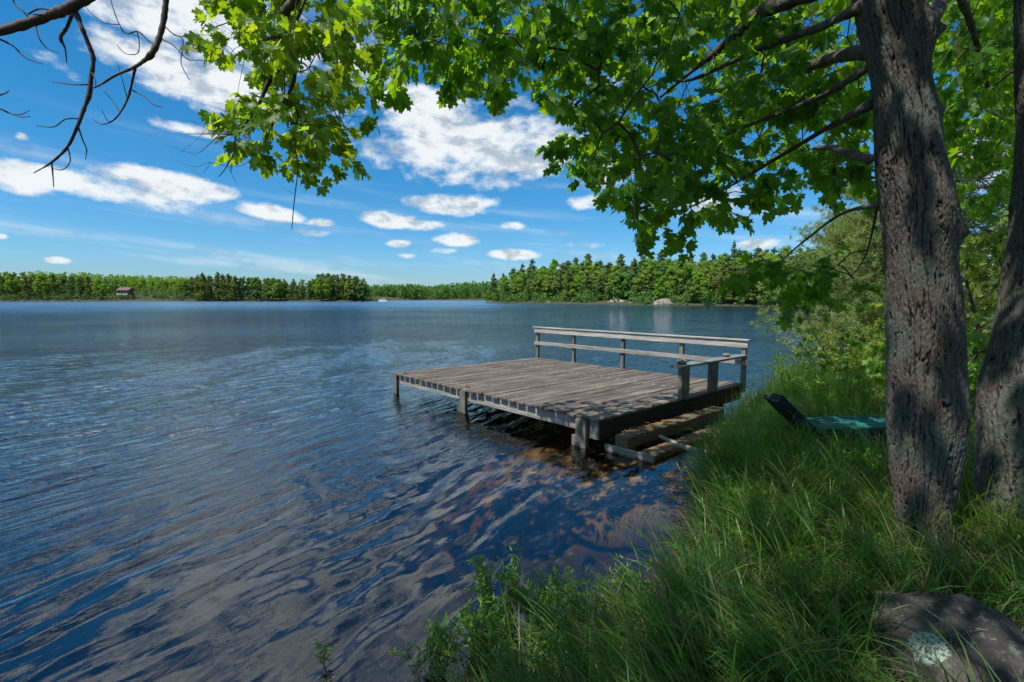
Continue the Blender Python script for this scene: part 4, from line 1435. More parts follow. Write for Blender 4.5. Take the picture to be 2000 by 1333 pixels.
# ------------------------------------------------------------------ bare branches (top left)
def bare(name, label, lines, loc):
    root = empty(name, loc)
    tag(root, label, 'branch')
    for i, L in enumerate(lines):
        limb(L, root, 'twig', 'limb' if i == 0 else 'twig', 7 if i < 2 else 5)
    return root
def ln(D, *pts):
    return [(a, b, D + .0015 * (a % 37), r / F * D) for a, b, r in pts]
bare('bare_branch', 'dark leafless branch entering at the upper left corner and drooping in a long curve', [
    ln(4.0, (-420, 210, 4), (-220, 120, 7), (-60, 75, 9), (0, 62, 8), (60, 44, 8), (110, 26, 9), (150, 8, 9), (200, -30, 9), (330, -180, 11), (480, -480, 13), (600, -1000, 16)),
    ln(4.0, (145, 18, 4.5), (158, 50, 4.2), (172, 85, 4), (182, 115, 3.8), (178, 150, 3.6), (174, 185, 4.2), (165, 210, 3.2), (152, 245, 3), (132, 287, 2.6), (100, 318, 2), (66, 338, .8)),
    ln(4.05, (142, 25, 3.4), (130, 55, 3), (118, 73, 3.4), (127, 95, 1.6), (130, 122, 1)),
    ln(4.0, (70, 45, 1.5), (75, 72, 1.1), (92, 95, 1), (114, 103, .8)),
    ln(4.0, (-5, 75, 2), (25, 90, 1.6), (50, 113, 1.2), (84, 126, .7)),
    ln(4.0, (174, 165, 1.5), (150, 166, 1.2), (128, 164, 1), (102, 160, .7)),
    ln(4.0, (152, 232, 1.6), (128, 233, 1.3), (105, 248, 1.1), (70, 246, .7)),
    ln(4.0, (152, 246, 1.6), (162, 275, 1.3), (169, 292, 1.1), (167, 312, .7)),
    ln(4.0, (132, 287, 1.4), (137, 315, 1.1), (122, 332, .9), (104, 330, .6)),
    ln(4.0, (101, 317, 1.5), (103, 340, 1.2), (105, 366, .8)),
    ln(4.0, (62, 42, 1.6), (45, 22, 1.4), (30, 10, 1.3), (22, -10, 1.2)),
    ln(4.0, (55, 28, 1.6), (75, 18, 1.4), (103, 20, 1)),
    ln(4.0, (178, 140, 1.2), (186, 155, 1), (187, 168, .8))], Q(150, 8, 4))
bare('bare_branch', 'curved bare branch with a knotted bend hanging in the sky left of the leafy branch', [
    ln(4.3, (520, -1100, 12), (430, -600, 9), (350, -250, 7), (330, -60, 5.5), (325, -5, 5.4), (320, 40, 5), (310, 78, 5), (297, 105, 6.5), (283, 118, 3.6), (262, 132, 3), (225, 148, 2.2), (198, 165, 1.9), (183, 172, 1.5)),
    ln(4.3, (264, 134, 2.6), (258, 160, 2.2), (252, 185, 2), (240, 212, 1.6), (222, 235, 1.3), (200, 243, 1), (181, 233, .7)),
    ln(4.3, (322, 52, 1.4), (340, 68, 1.2), (356, 75, 1), (357, 95, 1), (354, 125, .9), (370, 156, .7)),
    ln(4.3, (300, 88, 1.6), (285, 75, 1.4), (268, 62, 1.3), (245, 66, 1.1), (232, 45, 1), (222, 20, .9), (214, -10, .9)),
    ln(4.3, (257, 176, 1.2), (280, 188, 1), (300, 205, .9), (318, 210, .7)),
    ln(4.3, (268, 63, 1.1), (272, 85, .9), (268, 105, .8), (245, 105, .7), (228, 88, .6)),
    ln(4.3, (248, 192, .9), (240, 160, .7), (230, 128, .6)), ln(4.3, (235, 220, .9), (218, 195, .7), (202, 178, .6)),
    ln(4.3, (318, 78, 1.1), (340, 90, 1), (365, 115, .9), (390, 118, .8), (420, 120, .7)),
    ln(4.3, (213, 240, .8), (205, 228, .6), (198, 214, .5)), ln(4.3, (232, 48, .9), (205, 45, .8), (180, 28, .7), (163, 8, .6))], Q(325, -5, 4.3))
b3 = bare('bare_branch', 'thin bare twig poking in from the left edge above the clouds', [
    ln(3.8, (-500, 60, 5), (-200, 150, 3.5), (-40, 200, 2), (0, 213, 1.6), (20, 222, 1.3), (40, 224, 1), (58, 216, .7)), ln(3.8, (20, 222, 1), (40, 229, .8), (60, 228, .6))], Q(0, 213, 3.8))
b4 = bare('bare_branch', 'short bare twig tip at the left edge, pointing up and right', [ln(3.8, (-400, 330, 4), (-150, 250, 3), (-40, 200, 1.8), (0, 186, 1.5), (12, 182, 1.1), (18, 176, .7))], Q(0, 186, 3.8))

# ------------------------------------------------------------------ saplings, shrubs and pines on the bank
LV = {}
def oval(n_=5, w_=.45, fold=.12, droop=.15):
    pts = []
    for k in range(n_ + 1):
        t = k / n_
        pts.append((w_ * .5 * math.sin(math.pi * t ** .8) , t))
    right = pts[1:-1]
    V_ = [(0, 0, 0)] + [(x, y, fold * x - droop * y * y) for x, y in right] + [(0, 1, -droop)] + [(-x, y, fold * x - droop * y * y) for x, y in right[::-1]]
    n2 = len(V_)
    F_ = [(0, i, i + 1) for i in range(1, n2 - 1)]
    return np.array(V_), np.array(F_)
OVAL = [oval(4, .5), oval(4, .42, .2, .3), oval(4, .6, .05, .2)]
NARROW = [oval(3, .26), oval(3, .22, .2, .3), oval(3, .3, .05, .1)]

def shrub(name, base, h, wd, nst, nleaf, ls, protos, mat, label, seed, group=None, tilt=(0, 0), stemr=.004, cat='shrub', leafup=.3, indiv=False, lo=.15):
    rg2 = random.Random(seed)
    x0, y0 = base[:2]
    z0 = float(gh(x0, y0)) if len(base) == 2 else base[2]
    root = empty(name, (x0, y0, z0))
    tag(root, label, cat, group)
    leaves = []
    for k in range(nst):
        a = rg2.uniform(0, 6.28)
        r_ = wd * .5 * math.sqrt(rg2.random())
        hh = h * rg2.uniform(.6, 1.0)
        bx_, by_ = x0 + math.cos(a) * r_ * .35, y0 + math.sin(a) * r_ * .35
        tx, ty = x0 + math.cos(a) * r_ + tilt[0] * hh, y0 + math.sin(a) * r_ + tilt[1] * hh
        P = smooth_path([(bx_, by_, z0 - .08), ((bx_ * .6 + tx * .4) + rg2.gauss(0, .03) * h, (by_ * .6 + ty * .4) + rg2.gauss(0, .03) * h, z0 + hh * .5), (tx, ty, z0 + hh)], 6)
        b2 = MB()
        b2.tube(P, np.linspace(stemr, stemr * .3, len(P)), 5, False)
        paths = [P]
        for s_ in range(rg2.randint(3, 6)):
            j = rg2.randint(len(P) // 3, len(P) - 2)
            e = P[j] + np.array([rg2.gauss(0, 1), rg2.gauss(0, 1), rg2.uniform(.3, 1.2)]) * wd * .22
            SP = smooth_path([P[j], (P[j] + e) / 2 + np.array([0, 0, -.01]), e], 3)
            b2.tube(SP, np.linspace(stemr * .5, stemr * .2, len(SP)), 4, False)
            paths.append(SP)
        b2.build('stem', M['stem'], root)
        for _ in range(nleaf // nst):
            pp = paths[rg2.randrange(len(paths))] if rg2.random() > .45 else P
            f = rg2.uniform(lo, 1) if pp is P else rg2.uniform(.2, 1)
            fi = f * (len(pp) - 1)
            i = min(int(fi), len(pp) - 2)
            p_ = Vector(pp[i] + (pp[i + 1] - pp[i]) * (fi - i))
            x, y, z = leaf_frame(rg2, (rg2.gauss(0, 1), rg2.gauss(0, 1)), rg2.uniform(-.5, 1.0) * leafup * 2, .6)
            leaves.append((p_ + y * .006, x, y, z, ls * rg2.uniform(.6, 1.3)))
    if indiv:
        mes = [mesh_np('leaf', a, f, 3, M[mat]) for a, f in protos]
        for k, (org, x, y, z, s_) in enumerate(leaves[:300]):
            o_ = bpy.data.objects.new('leaf', mes[k % len(mes)])
            COL.objects.link(o_)
            o_.parent = root
            mt = Matrix(((x.x * s_, y.x * s_, z.x * s_, org.x), (x.y * s_, y.y * s_, z.y * s_, org.y), (x.z * s_, y.z * s_, z.z * s_, org.z), (0, 0, 0, 1)))
            o_.matrix_basis = root.matrix_basis.inverted() @ mt
        leaves = leaves[300:]
    if leaves:
        join_leaves('foliage', leaves, protos, M[mat], root)
    return root

def gpx(px, py, z):
    p_ = G(px, py, z)
    return (float(p_[0]), float(p_[1]))

# sweet gale and willow shoots standing in the water along the near edge
WG = 'leafy shoots standing in the water at the near edge'
for i, (px, py, h, wd, ns_, nl, lab) in enumerate([
        (975, 1235, .62, .20, 5, 420, 'tallest leafy shoot in the near water, rising from the left end of the row'),
        (1055, 1245, .44, .22, 5, 380, 'bushy leafy shoots second along the row in the near water'),
        (1125, 1255, .46, .24, 5, 380, 'leafy shoots in the middle of the row in the near water'),
        (1195, 1235, .36, .24, 5, 320, 'low leafy shoots right of the middle of the row in the near water'),
        (1245, 1215, .34, .20, 4, 200, 'sparse leafy shoots at the right end of the row in the near water'),
        (932, 1275, .34, .18, 5, 260, 'broad-leaved shoot just left of and in front of the tallest one'),
        (845, 1325, .30, .20, 5, 260, 'yellow-green leafy plant alone near the bottom edge, left of the grass'),
        (1000, 1300, .30, .26, 6, 300, 'low leafy plant in front of the tallest water shoot'),
        (1090, 1300, .32, .30, 6, 320, 'low leafy plant where the row of water shoots meets the bank')]):
    x, y = gpx(px, py, 0.)
    shrub('water_shoot', (x, y, -.02), h * 1.1, wd * 1.7, ns_ + 5, int(nl * 2.1), .05, NARROW, 'gale_leaf', lab, 40 + i, WG, stemr=.0035, leafup=.7)
shrub('water_sprig', (*gpx(635, 1300, 0), -.02), .20, .08, 3, 50, .045, NARROW, 'gale_leaf', 'small tuft of narrow leaves standing alone in the dark water', 77, stemr=.002)
# blueberry-like bushes in the grass
for i, (px, py, zz, h, wd, nl, mt, lab) in enumerate([
        (1450, 985, .35, .34, .45, 900, 'shrub_leaf', 'bright green small-leaved bush on the bank right of the driftwood'),
        (1390, 1020, .2, .22, .35, 400, 'shrub_leaf', 'low small-leaved bush overhanging the water edge'),
        (1640, 950, .45, .40, .60, 1100, 'shrub_leaf', 'small-leaved bush in front of the green bench, against the tree trunk'),
        (1700, 960, .5, .42, .5, 900, 'shrub_leaf', 'small-leaved bush touching the left side of the tree trunk'),
        (1560, 900, .45, .30, .4, 500, 'shrub_leaf', 'low small-leaved bush under the slanted arm of the green bench'),
        (1420, 855, .3, .30, .45, 600, 'sunny_leaf', 'sunlit yellow bush hanging over the right end of the timber steps'),
        (1590, 800, .5, .45, .8, 1000, 'shrub_leaf', 'leafy bush right behind the green bench'),
        (1680, 800, .55, .5, .8, 1000, 'sunny_leaf', 'yellow-green bush behind the green bench beside the trunk'),
        (1620, 745, .5, .8, 1.3, 1200, 'sunny_leaf', 'sunlit bush at the foot of the thin sapling'),
        (1560, 735, .5, .55, 1.0, 800, 'shrub_leaf', 'low green bush left of the sapling foot'),
        (1690, 735, .6, .95, 1.2, 1300, 'sunny_leaf', 'sunlit yellow-green bush beside the trunk, above the bank'),
        (1730, 700, .6, 1.3, 1.6, 1300, 'sunny_leaf', 'tall sunlit bush half hidden behind the trunk'),
        (1650, 705, .5, 1.0, 1.4, 1200, 'broad_c', 'pale fluffy bush behind the sapling'),
        (1950, 1180, .5, .35, .5, 500, 'canopy_leaf', 'dark small-leaved bush behind the boulder')]):
    x, y = gpx(px, py, zz)
    shrub('bank_bush', (x, y), h * (1.35 if y > 8 else 1), wd * (1.3 if y > 8 else 1), 12, int(nl * (1.8 if y > 8 else 1)), .035 + .02 * (y > 8), OVAL, mt, lab, 90 + i, 'small bushes on the bank', stemr=.004, leafup=.6, lo=.05)
for i, (px, py, h, wd, nl, ls, lab) in enumerate([
        (1385, 1120, .22, .30, 170, .060, 'broad-leaved weed on the bank edge left of centre of the grass'), (1470, 1200, .26, .30, 150, .065, 'broad-leaved weed among the sedge in the middle of the near grass'),
        (1560, 1100, .28, .32, 220, .055, 'leafy weed below the green bench in the near grass'), (1330, 1260, .2, .26, 140, .060, 'broad-leaved weed at the corner where bank meets the water shoots'),
        (1600, 1240, .24, .3, 160, .065, 'broad-leaved weed left of the boulder'), (1480, 1080, .3, .36, 420, .04, 'small-leaved bright herb in the middle of the bank'),
        (1660, 1110, .26, .3, 260, .05, 'leafy herb at the left of the maple foot'), (1420, 1300, .2, .3, 150, .065, 'broad-leaved weed near the bottom edge of the grass'),
        (1345, 985, .2, .25, 200, .045, 'small herb overhanging the water below the driftwood')]):
    x, y = gpx(px, py, .45)
    shrub('bank_weed', (x, y), h, wd, 7, nl, ls, OVAL, 'shrub_leaf', lab, 140 + i, 'broad-leaved weeds in the near grass', stemr=.003, leafup=.3, lo=.1)
# birch sapling
x, y = gpx(1648, 755, .5)
sap = empty('birch_sapling', (x, y, .5))
tag(sap, 'slender sapling with round leaves leaning left over the shore bushes', 'sapling')
D = y
SP_ = limb([(1652, 765, D, .016), (1636, 725, D, .014), (1612, 688, D, .011), (1592, 655, D * .99, .009), (1580, 622, D * .99, .007), (1575, 590, D * .98, .005), (1572, 560, D * .98, .003)], sap, 'twig', 'stem', 7)
tws = [SP_]
for tw in [[(1625, 708, D, .004), (1600, 712, D, .003), (1568, 690, D, .002)], [(1607, 680, D, .005), (1580, 675, D, .003), (1560, 640, D, .002), (1556, 612, D, .002)], [(1590, 650, D, .005), (1610, 630, D, .003), (1630, 600, D, .002)],
           [(1612, 690, D, .005), (1640, 668, D, .003), (1655, 640, D, .002)], [(1578, 610, D, .004), (1600, 590, D, .003), (1612, 560, D, .002)], [(1576, 600, D, .004), (1560, 580, D, .002)], [(1636, 725, D, .004), (1655, 700, D, .002)]]:
    tws.append(limb(tw, sap, 'twig', 'twig', 5))
rg3 = random.Random(5)
mes = [mesh_np('leaf', a, f, 3, M['birch_leaf']) for a, f in [oval(6, .8, .1, .2), oval(6, .72, .2, .3)]]
for k in range(190):
    tp = tws[rg3.randrange(len(tws))]
    i = rg3.randint(len(tp) // 3, len(tp) - 1) if tp is SP_ else rg3.randint(1, len(tp) - 1)
    org = Vector(tp[i][:3]) + Vector((rg3.gauss(0, .04), rg3.gauss(0, .04), rg3.gauss(0, .03)))
    x_, y_, z_ = leaf_frame(rg3, (rg3.gauss(0, 1), rg3.gauss(0, 1)), -rg3.uniform(.1, 1.2))
    s_ = rg3.uniform(.09, .15)
    o_ = bpy.data.objects.new('leaf', mes[k % 2]); COL.objects.link(o_); o_.parent = sap
    mt = Matrix(((x_.x * s_, y_.x * s_, z_.x * s_, org.x), (x_.y * s_, y_.y * s_, z_.y * s_, org.y), (x_.z * s_, y_.z * s_, z_.z * s_, org.z), (0, 0, 0, 1)))
    o_.matrix_basis = sap.matrix_basis.inverted() @ mt
x, y = gpx(1625, 720, .5)
shrub('red_leaved_sprig', (x, y), 1.25, .3, 2, 26, .08, OVAL, 'red_leaf', 'sprig with a few red leaves beside the sapling', 63, stemr=.004, lo=.8, cat='sprig')

# maple saplings seen between the two trunks
def leaf_tree(name, px, py_base, D, top, wd, n_t, mat, label, seed, size=(.09, .14), low=.15):
    g0 = None
    p_ = ray(px, 583)
    x, y = p_[0] / p_[1] * D, D
    g0 = float(gh(x, y))
    ztop = CAMH + (583 - top) / F * D
    root = empty(name, (x, y, g0))
    tag(root, label, 'tree')
    rg2 = random.Random(seed)
    P = smooth_path([(x, y, g0 - .1, .05), (x + .1, y, g0 + (ztop - g0) * .4, .04), (x - .1, y + .1, g0 + (ztop - g0) * .75, .02), (x, y, ztop, .006)], 6)
    b2 = MB(); b2.tube(P[:, :3], P[:, 3], 7); b2.build('trunk', M['limb'], root)
    T = []
    for k in range(n_t):
        z = g0 + (ztop - g0) * rg2.uniform(low, 1)
        f = (z - g0) / (ztop - g0)
        r_ = wd * .5 * math.sqrt(max(.05, 1 - (2 * f - .9) ** 2)) * math.sqrt(rg2.random())
        a = rg2.uniform(0, 6.28)
        T.append(np.array([x + r_ * math.cos(a), y + r_ * math.sin(a), z]))
    leafy(root, [P], T, rg2, (5, 8), size, mat, 0, 'twig', .003, .3)
    return root
leaf_tree('maple_sapling', 1905, 0, 8.5, 450, 2.8, 230, 'sunny_leaf', 'sunlit young maple filling the gap between the two trunks', 31)
leaf_tree('maple_sapling', 1985, 0, 9.5, 420, 3.2, 190, 'sunny_leaf', 'young maple behind the right-hand trunk', 32)
leaf_tree('maple_sapling', 1850, 0, 7.5, 620, 2.2, 130, 'shrub_leaf', 'low young maple behind the large trunk, above the fork', 33)
leaf_tree('maple_sapling', 1930, 0, 6.5, 680, 2.0, 130, 'shrub_leaf', 'low green maple growth behind the fork of the trunks', 34)

# near pines with soft needles
def needle_pine(px, D, top, wd, lowz, n_br, mat, label, seed, nl=.10, dens=1., wt=1.):
    p_ = ray(px, 583)
    x, y = p_[0] / p_[1] * D, D
    g0 = float(gh(x, y))
    zt = CAMH + (583 - top) / F * D
    root = empty('white_pine', (x, y, g0))
    tag(root, label, 'tree')
    rg2 = random.Random(seed)
    b2 = MB()
    b2.tube([(x, y, g0 - .2), (x + .05, y, (g0 + zt) / 2), (x, y, zt)], [.13, .08, .02], 8)
    b2.build('trunk', M['limb'], root)
    b2 = MB()
    tips = []
    H_ = zt - g0
    for k in range(n_br):
        f = lowz + (1 - lowz) * (k + rg2.random()) / n_br
        z = g0 + H_ * f
        a = rg2.uniform(0, 6.28)
        L = wd * .5 * (1.15 - f) ** .6 * rg2.uniform(.6, 1.1)
        pts = []
        for t in np.linspace(0, 1, 7):
            pts.append((x + math.cos(a) * L * t + rg2.gauss(0, .03), y + math.sin(a) * L * t + rg2.gauss(0, .03), z + L * (.18 * t - .10 * math.sin(t * 3.1)) + rg2.gauss(0, .02)))
        b2.tube(pts, np.linspace(.022, .005, 7), 5, False)
        for j in range(2, 7):
            for s_ in range(int(7 * dens)):
                q_ = np.array(pts[j]) + np.array([rg2.gauss(0, 1), rg2.gauss(0, 1), rg2.gauss(.15, .35)]) * (.13 + .2 * L / 3)
                tips.append((q_, a))
            b2.tube([pts[j], tuple(q_)], [.005, .003], 4, False)
    b2.build('limbs', M['twig'], root)
    rgn = np.random.default_rng(seed)
    C_ = np.array([t[0] for t in tips])
    nn = 16
    Cr = np.repeat(C_, nn, 0)
    d_ = rgn.normal(size=Cr.shape) + np.array([0, 0, .35])
    d_ /= np.linalg.norm(d_, axis=1)[:, None]
    Ln = nl * rgn.uniform(.7, 1.3, (len(Cr), 1))
    wv = np.cross(d_, rgn.normal(size=Cr.shape))
    wv /= np.linalg.norm(wv, axis=1)[:, None]
    wv *= .0050 * D / 8. * wt
    V_ = np.stack([Cr + wv, Cr - wv, Cr + d_ * Ln], 1).reshape(-1, 3)
    o_ = link('needles', mesh_np('needles', V_, np.arange(len(V_)).reshape(-1, 3), 3, M[mat]), root)
    o_['kind'] = 'stuff'
needle_pine(1700, 15, 375, 6.0, .08, 95, 'needles_soft', 'soft pale green white pine on the bank behind the large trunk', 41, .16, 1.3)
needle_pine(1665, 24, 440, 6.5, .12, 46, 'needles_soft', 'soft white pine further along the bank, left of the nearer one', 42, .22, 1.8)
needle_pine(2010, 10, -150, 6.4, .35, 84, 'needles_dark', 'dark pine with wide boughs at the upper right behind the second trunk', 43, .13, 1.2)
needle_pine(1850, 20, 300, 7, .08, 80, 'needles_dark', 'dark pine standing behind the large trunk', 44, .17, 1.2)

# ------------------------------------------------------------------ green bench
bench = empty('green_bench', (*gpx(1592, 905, .35), float(gh(*gpx(1592, 905, .35))) - .17), math.radians(8))
tag(bench, 'dark green park bench sunk in tall grass just left of the large trunk', 'bench')
me = box_mesh('seat_slat', 1.9, .085, .038, M['lit_slat_green'], .006)
for k in range(5):
    local('seat_slat', me, bench, (.08, .0 + k * .10, .46 + .004 * k), (.02, 0, 0))
me = box_mesh('apron', 1.8, .04, .12, M['dark_green_paint'], .005)
local('apron', me, bench, (.12, -.045, .33))
for xx in (.02, 1.75):
    a_ = box_mesh('slanted_arm', .11, .17, .70, M['dark_green_paint'], .008)
    local('slanted_arm', a_, bench, (xx + .02, .10, .36), (0, -.85, .1))
    a_ = box_mesh('slanted_arm_board', .05, .14, .66, M['dark_green_paint'], .008)
    local('arm_board', a_, bench, (xx + .04, .29, .38), (0, -.85, .1))
    a_ = box_mesh('bench_leg', .12, .09, .62, M['dark_green_paint'], .008)
    local('bench_leg', a_, bench, (xx - .03, .0, -.18), (0, .18, 0))
    local('bench_leg', a_, bench, (xx - .03, .38, -.18), (0, .18, 0))

# flat stone and boulder
o_ = link('flat_stone', rock_mesh('flat_stone', .10, .05, .17, M['flat_stone'], 5, 3, .15))
p_ = G(1602, 905, .50); o_.location = p_; o_.rotation_euler = (.1, -.35, .2)
tag(o_, 'small pale stone slab standing in the grass in front of the green bench', 'stone')
m, n, o = new_mat('lichen_rock')
tc = n.node('ShaderNodeTexCoord').outputs['Object']
base_c = n.mix(n.ramp(n.noise(tc, 4, 6, .65), .35, .65), rgb(.032, .028, .026), rgb(.095, .082, .076))
lich = n.ramp(n.noise(tc, 19, 8, .78), .52, .64)
base_c = n.mix(n.math('MULTIPLY', lich, .6), base_c, rgb(.20, .25, .21))
blk = n.ramp(n.noise(tc, 11, 5, .7), .60, .66)
base_c = n.mix(n.math('MULTIPLY', blk, .8), base_c, rgb(.03, .035, .03))
dl = n.node('ShaderNodeVectorMath', operation='DISTANCE')
wpn = n.node('ShaderNodeNewGeometry').outputs['Position']
n.l.new(wpn, dl.inputs[0])
M['lichen_rock'] = m
p = n.node('ShaderNodeBsdfPrincipled')
p.inputs['Roughness'].default_value = .9
b = n.node('ShaderNodeBump'); b.inputs['Strength'].default_value = .9; b.inputs['Distance'].default_value = .02
n.put(b.inputs['Height'], n.noise(tc, 16, 8, .7))
n.l.new(b.outputs[0], p.inputs['Normal'])
bo = link('boulder', rock_mesh('boulder', .38, .42, .40, M['lichen_rock'], 2.2, 6, .11, .12, 1.9))
BC = G(1858, 1290, .58)
bo.location = (BC[0] + .12, BC[1] + .12, .43)
tag(bo, 'rounded brown boulder with a pale green lichen rosette at the foot of the large maple', 'boulder')
bv = np.array([v.co[:] for v in bo.data.vertices]) + np.array(bo.location)
ba, bb, bf = proj(bv)
near_v = np.hypot(ba - 1802, bb - 1262) < 14
LP = bv[near_v][np.argmin(bf[near_v])] if near_v.any() else bv[0]
dl.inputs[1].default_value = tuple(LP.tolist())
rosf = n.ramp(n.math('ADD', dl.outputs['Value'], n.math('MULTIPLY', n.math('SUBTRACT', n.noise(tc, 30, 5, .7), .5), .07)), .085, .070)
rosf = n.math('MULTIPLY', rosf, n.ramp(n.noise(tc, 70, 4, .7), .40, .55))
base_c = n.mix(rosf, base_c, rgb(.36, .48, .40))
n.put(p.inputs['Base Color'], base_c)
n.l.new(p.outputs[0], o.inputs[0])

# ------------------------------------------------------------------ grass and ground cover
def blades(name, base, length, width, az_, lean, mat, label, seed, K=5):
    """base (n,3); arched blades"""
    rgn = np.random.default_rng(seed)
    n_ = len(base)
    t = np.linspace(0, 1, K + 1)[None, :, None]
    d_ = np.stack([np.cos(az_), np.sin(az_), 0 * az_], -1)[:, None]
    L = length[:, None, None]
    ln_ = lean[:, None, None]
    # angle from vertical grows along the blade
    ang = ln_ * (.18 + 1.0 * t ** 1.2)
    step = L / K
    dz = np.cos(ang) * step
    dh = np.sin(ang) * step
    cz = np.concatenate([np.zeros((n_, 1, 1)), np.cumsum(dz[:, :-1], 1)], 1)
    chh = np.concatenate([np.zeros((n_, 1, 1)), np.cumsum(dh[:, :-1], 1)], 1)
    C_ = base[:, None] + d_ * chh + np.array([0, 0, 1.]) * cz
    sidev = np.stack([-np.sin(az_), np.cos(az_), .35 * rgn.normal(size=n_)], -1)[:, None]
    wv = width[:, None, None] * (1 - t ** 2.2) * (.5 + .5 * np.minimum(1, t * 4))
    A = C_ + sidev * wv
    B = C_ - sidev * wv
    V_ = np.stack([A, B], 2).reshape(n_, -1, 3)
    idx = np.arange(K)
    fq = np.stack([2 * idx, 2 * idx + 1, 2 * idx + 3, 2 * idx + 2], -1)
    F_ = (fq[None] + (np.arange(n_) * (2 * (K + 1)))[:, None, None]).reshape(-1, 4)
    o_ = link(name, mesh_np(name, V_.reshape(-1, 3), F_, 4, mat, True))
    return tag(o_, label, kind='stuff')

BX, BY = bench.location[0], bench.location[1]
def scatter_bank(n_, seed, x0, x1, y0, y1, dmin=.02, power=1.5, clump=1., front=True):
    rgn = np.random.default_rng(seed)
    out_ = []
    tot = 0
    while tot < n_:
        x = rgn.uniform(x0, x1, 20000)
        y = rgn.uniform(y0, y1, 20000)
        d = shore(x, y)
        r = np.hypot(x, y)
        a_, b_, f_ = proj(v3(x, y, .5 + 0 * x))
        keep = (d > dmin) & (f_ > 0) & (a_ < 2150) & (a_ > 350) & (np.hypot(x - bo.location[0], y - bo.location[1] + .25) > .42) & ~((x > BX) & (x < BX + 1.7) & (y > BY - .25) & (y < BY + .45))
        keep &= rgn.random(20000) < np.clip((2.6 / np.maximum(r, 1)) ** power, 0, 1)
        if clump:
            keep &= (perlin(v3(x * 2.1, y * 2.1, seed)) + rgn.random(20000) * .55) > .16
        sel = np.stack([x[keep], y[keep]], -1)
        out_.append(sel)
        tot += len(sel)
    return np.vstack(out_)[:n_]

def grass_field(nclump, per, seed, region, lmin, lmax, wid, mat, label, power=1.5, bias=.75, lean=(.5, 1.5), name='grass'):
    c = scatter_bank(nclump, seed, *region, power=power)
    rgn = np.random.default_rng(seed + 1)
    n_ = nclump * per
    cc = np.repeat(c, per, 0)
    b = cc + rgn.normal(size=cc.shape) * .035
    z = gh(b[:, 0], b[:, 1]) - .01
    L = np.repeat(rgn.uniform(lmin, lmax, nclump), per) * rgn.uniform(.55, 1.15, n_)
    az0 = np.repeat(rgn.normal(math.radians(205), .75, nclump), per)
    az_ = az0 + rgn.normal(size=n_) * bias
    ln_ = rgn.uniform(*lean, n_)
    r = np.hypot(cc[:, 0], cc[:, 1])
    W = wid * rgn.uniform(.6, 1.3, n_) * (1 + np.clip(r - 5, 0, 20) * .10)
    return blades(name, v3(b[:, 0], b[:, 1], z), L, W, az_, ln_, mat, label, seed)
grass_field(2300, 10, 100, (-.9, 5.5, 1.2, 8.5), .30, .72, .0042, M['grass'], 'long arching green grass covering the bank', 1.1, .6, (.8, 1.9))
grass_field(1000, 8, 101, (-.9, 6.0, 1.2, 9), .08, .24, .0020, M['grass'], 'short fine grass between the tussocks', 1.1)
grass_field(2000, 11, 102, (3.0, 16, 6.5, 19), .35, .75, .0036, M['grass'], 'tall grass along the shore beyond the dock', .7, .9, (.2, 1.1))
grass_field(1700, 9, 103, (-.9, 6, 1.2, 10), .18, .55, .0024, M['dry_grass'], 'dead straw-coloured grass stems in the bank', 1., 1.2, (.5, 2.0), name='dry_grass')
grass_field(520, 7, 106, (.3, 5.5, 1.8, 6), .5, .85, .0058, M['grass'], 'broad long sedge blades arching over the bank', .8, .8, (.7, 1.5), name='sedge')

def tussock(px, py, zz, n_, L, label, seed, mat='grass', lean=(.2, 1.3), wid=.0044):
    n_ = int(n_ * .72)
    x, y = gpx(px, py, zz)
    rgn = np.random.default_rng(seed)
    b = np.array([[x, y]]) + rgn.normal(size=(n_, 2)) * np.array([.14, .14])
    z = np.maximum(gh(b[:, 0], b[:, 1]), -.12)
    o_ = blades('grass_tussock', v3(b[:, 0], b[:, 1], z), L * rgn.uniform(.5, 1.1, n_), wid * rgn.uniform(.6, 1.3, n_), rgn.uniform(0, 6.28, n_), rgn.uniform(*lean, n_), M[mat], label, seed)
    del o_['kind']
    tag(o_, label, 'grass', 'grass tussocks at the shore end of the dock')
def tuss_w(x, y, n_, L, label, seed, **k):
    a_, b_, f_ = proj(np.array([x, y, .3]))
    tussock(float(a_), float(b_), .3, n_, L, label, seed, **k)
for (x, y, n_, L, lab, sd) in [(4.1, 8.75, 170, .80, 'tall grass tussock hiding the right end of the upper timber step', 221), (4.6, 9.35, 190, .85, 'tall grass tussock hiding the dock corner', 222),
                               (3.65, 8.2, 150, .65, 'grass tussock hiding the right end of the lower timber step', 223), (5.15, 9.9, 190, .85, 'tall grass tussock at the foot of the corner rail post', 224),
                               (3.35, 7.6, 120, .5, 'grass tussock at the landward end of the driftwood', 225), (5.8, 10.8, 190, .8, 'tall dark grass tussock at the water just right of the corner post', 226)]:
    tuss_w(x, y, n_, L, lab, sd, lean=(.1, 1.0))
for (px, py, L, lab, sd) in [(900, 1325, .42, 'arching sedge at the bottom edge beside the yellow-green plant', 231), (985, 1320, .45, 'long arching sedge in front of the tallest water shoot', 232),
                             (1100, 1320, .5, 'arching sedge below the middle water shoots', 233), (1210, 1290, .42, 'sedge at the right end of the water shoots', 234), (870, 1270, .25, 'thin dark sedge standing in the water left of the shoots', 235)]:
    tussock(px, py, .0, 60, L, lab, sd, lean=(.6, 1.6), wid=.004)
tussock(1425, 830, .35, 170, .62, 'tall grass tussock against the shore end of the dock front', 201)
tussock(1445, 790, .4, 170, .58, 'tall grass tussock below the corner post of the dock rail', 202)
tussock(1480, 790, .42, 200, .66, 'tall sunlit grass tussock between the corner post and the green bench', 203)
tussock(1440, 880, .35, 150, .50, 'pale grass tussock above the end of the driftwood', 204)
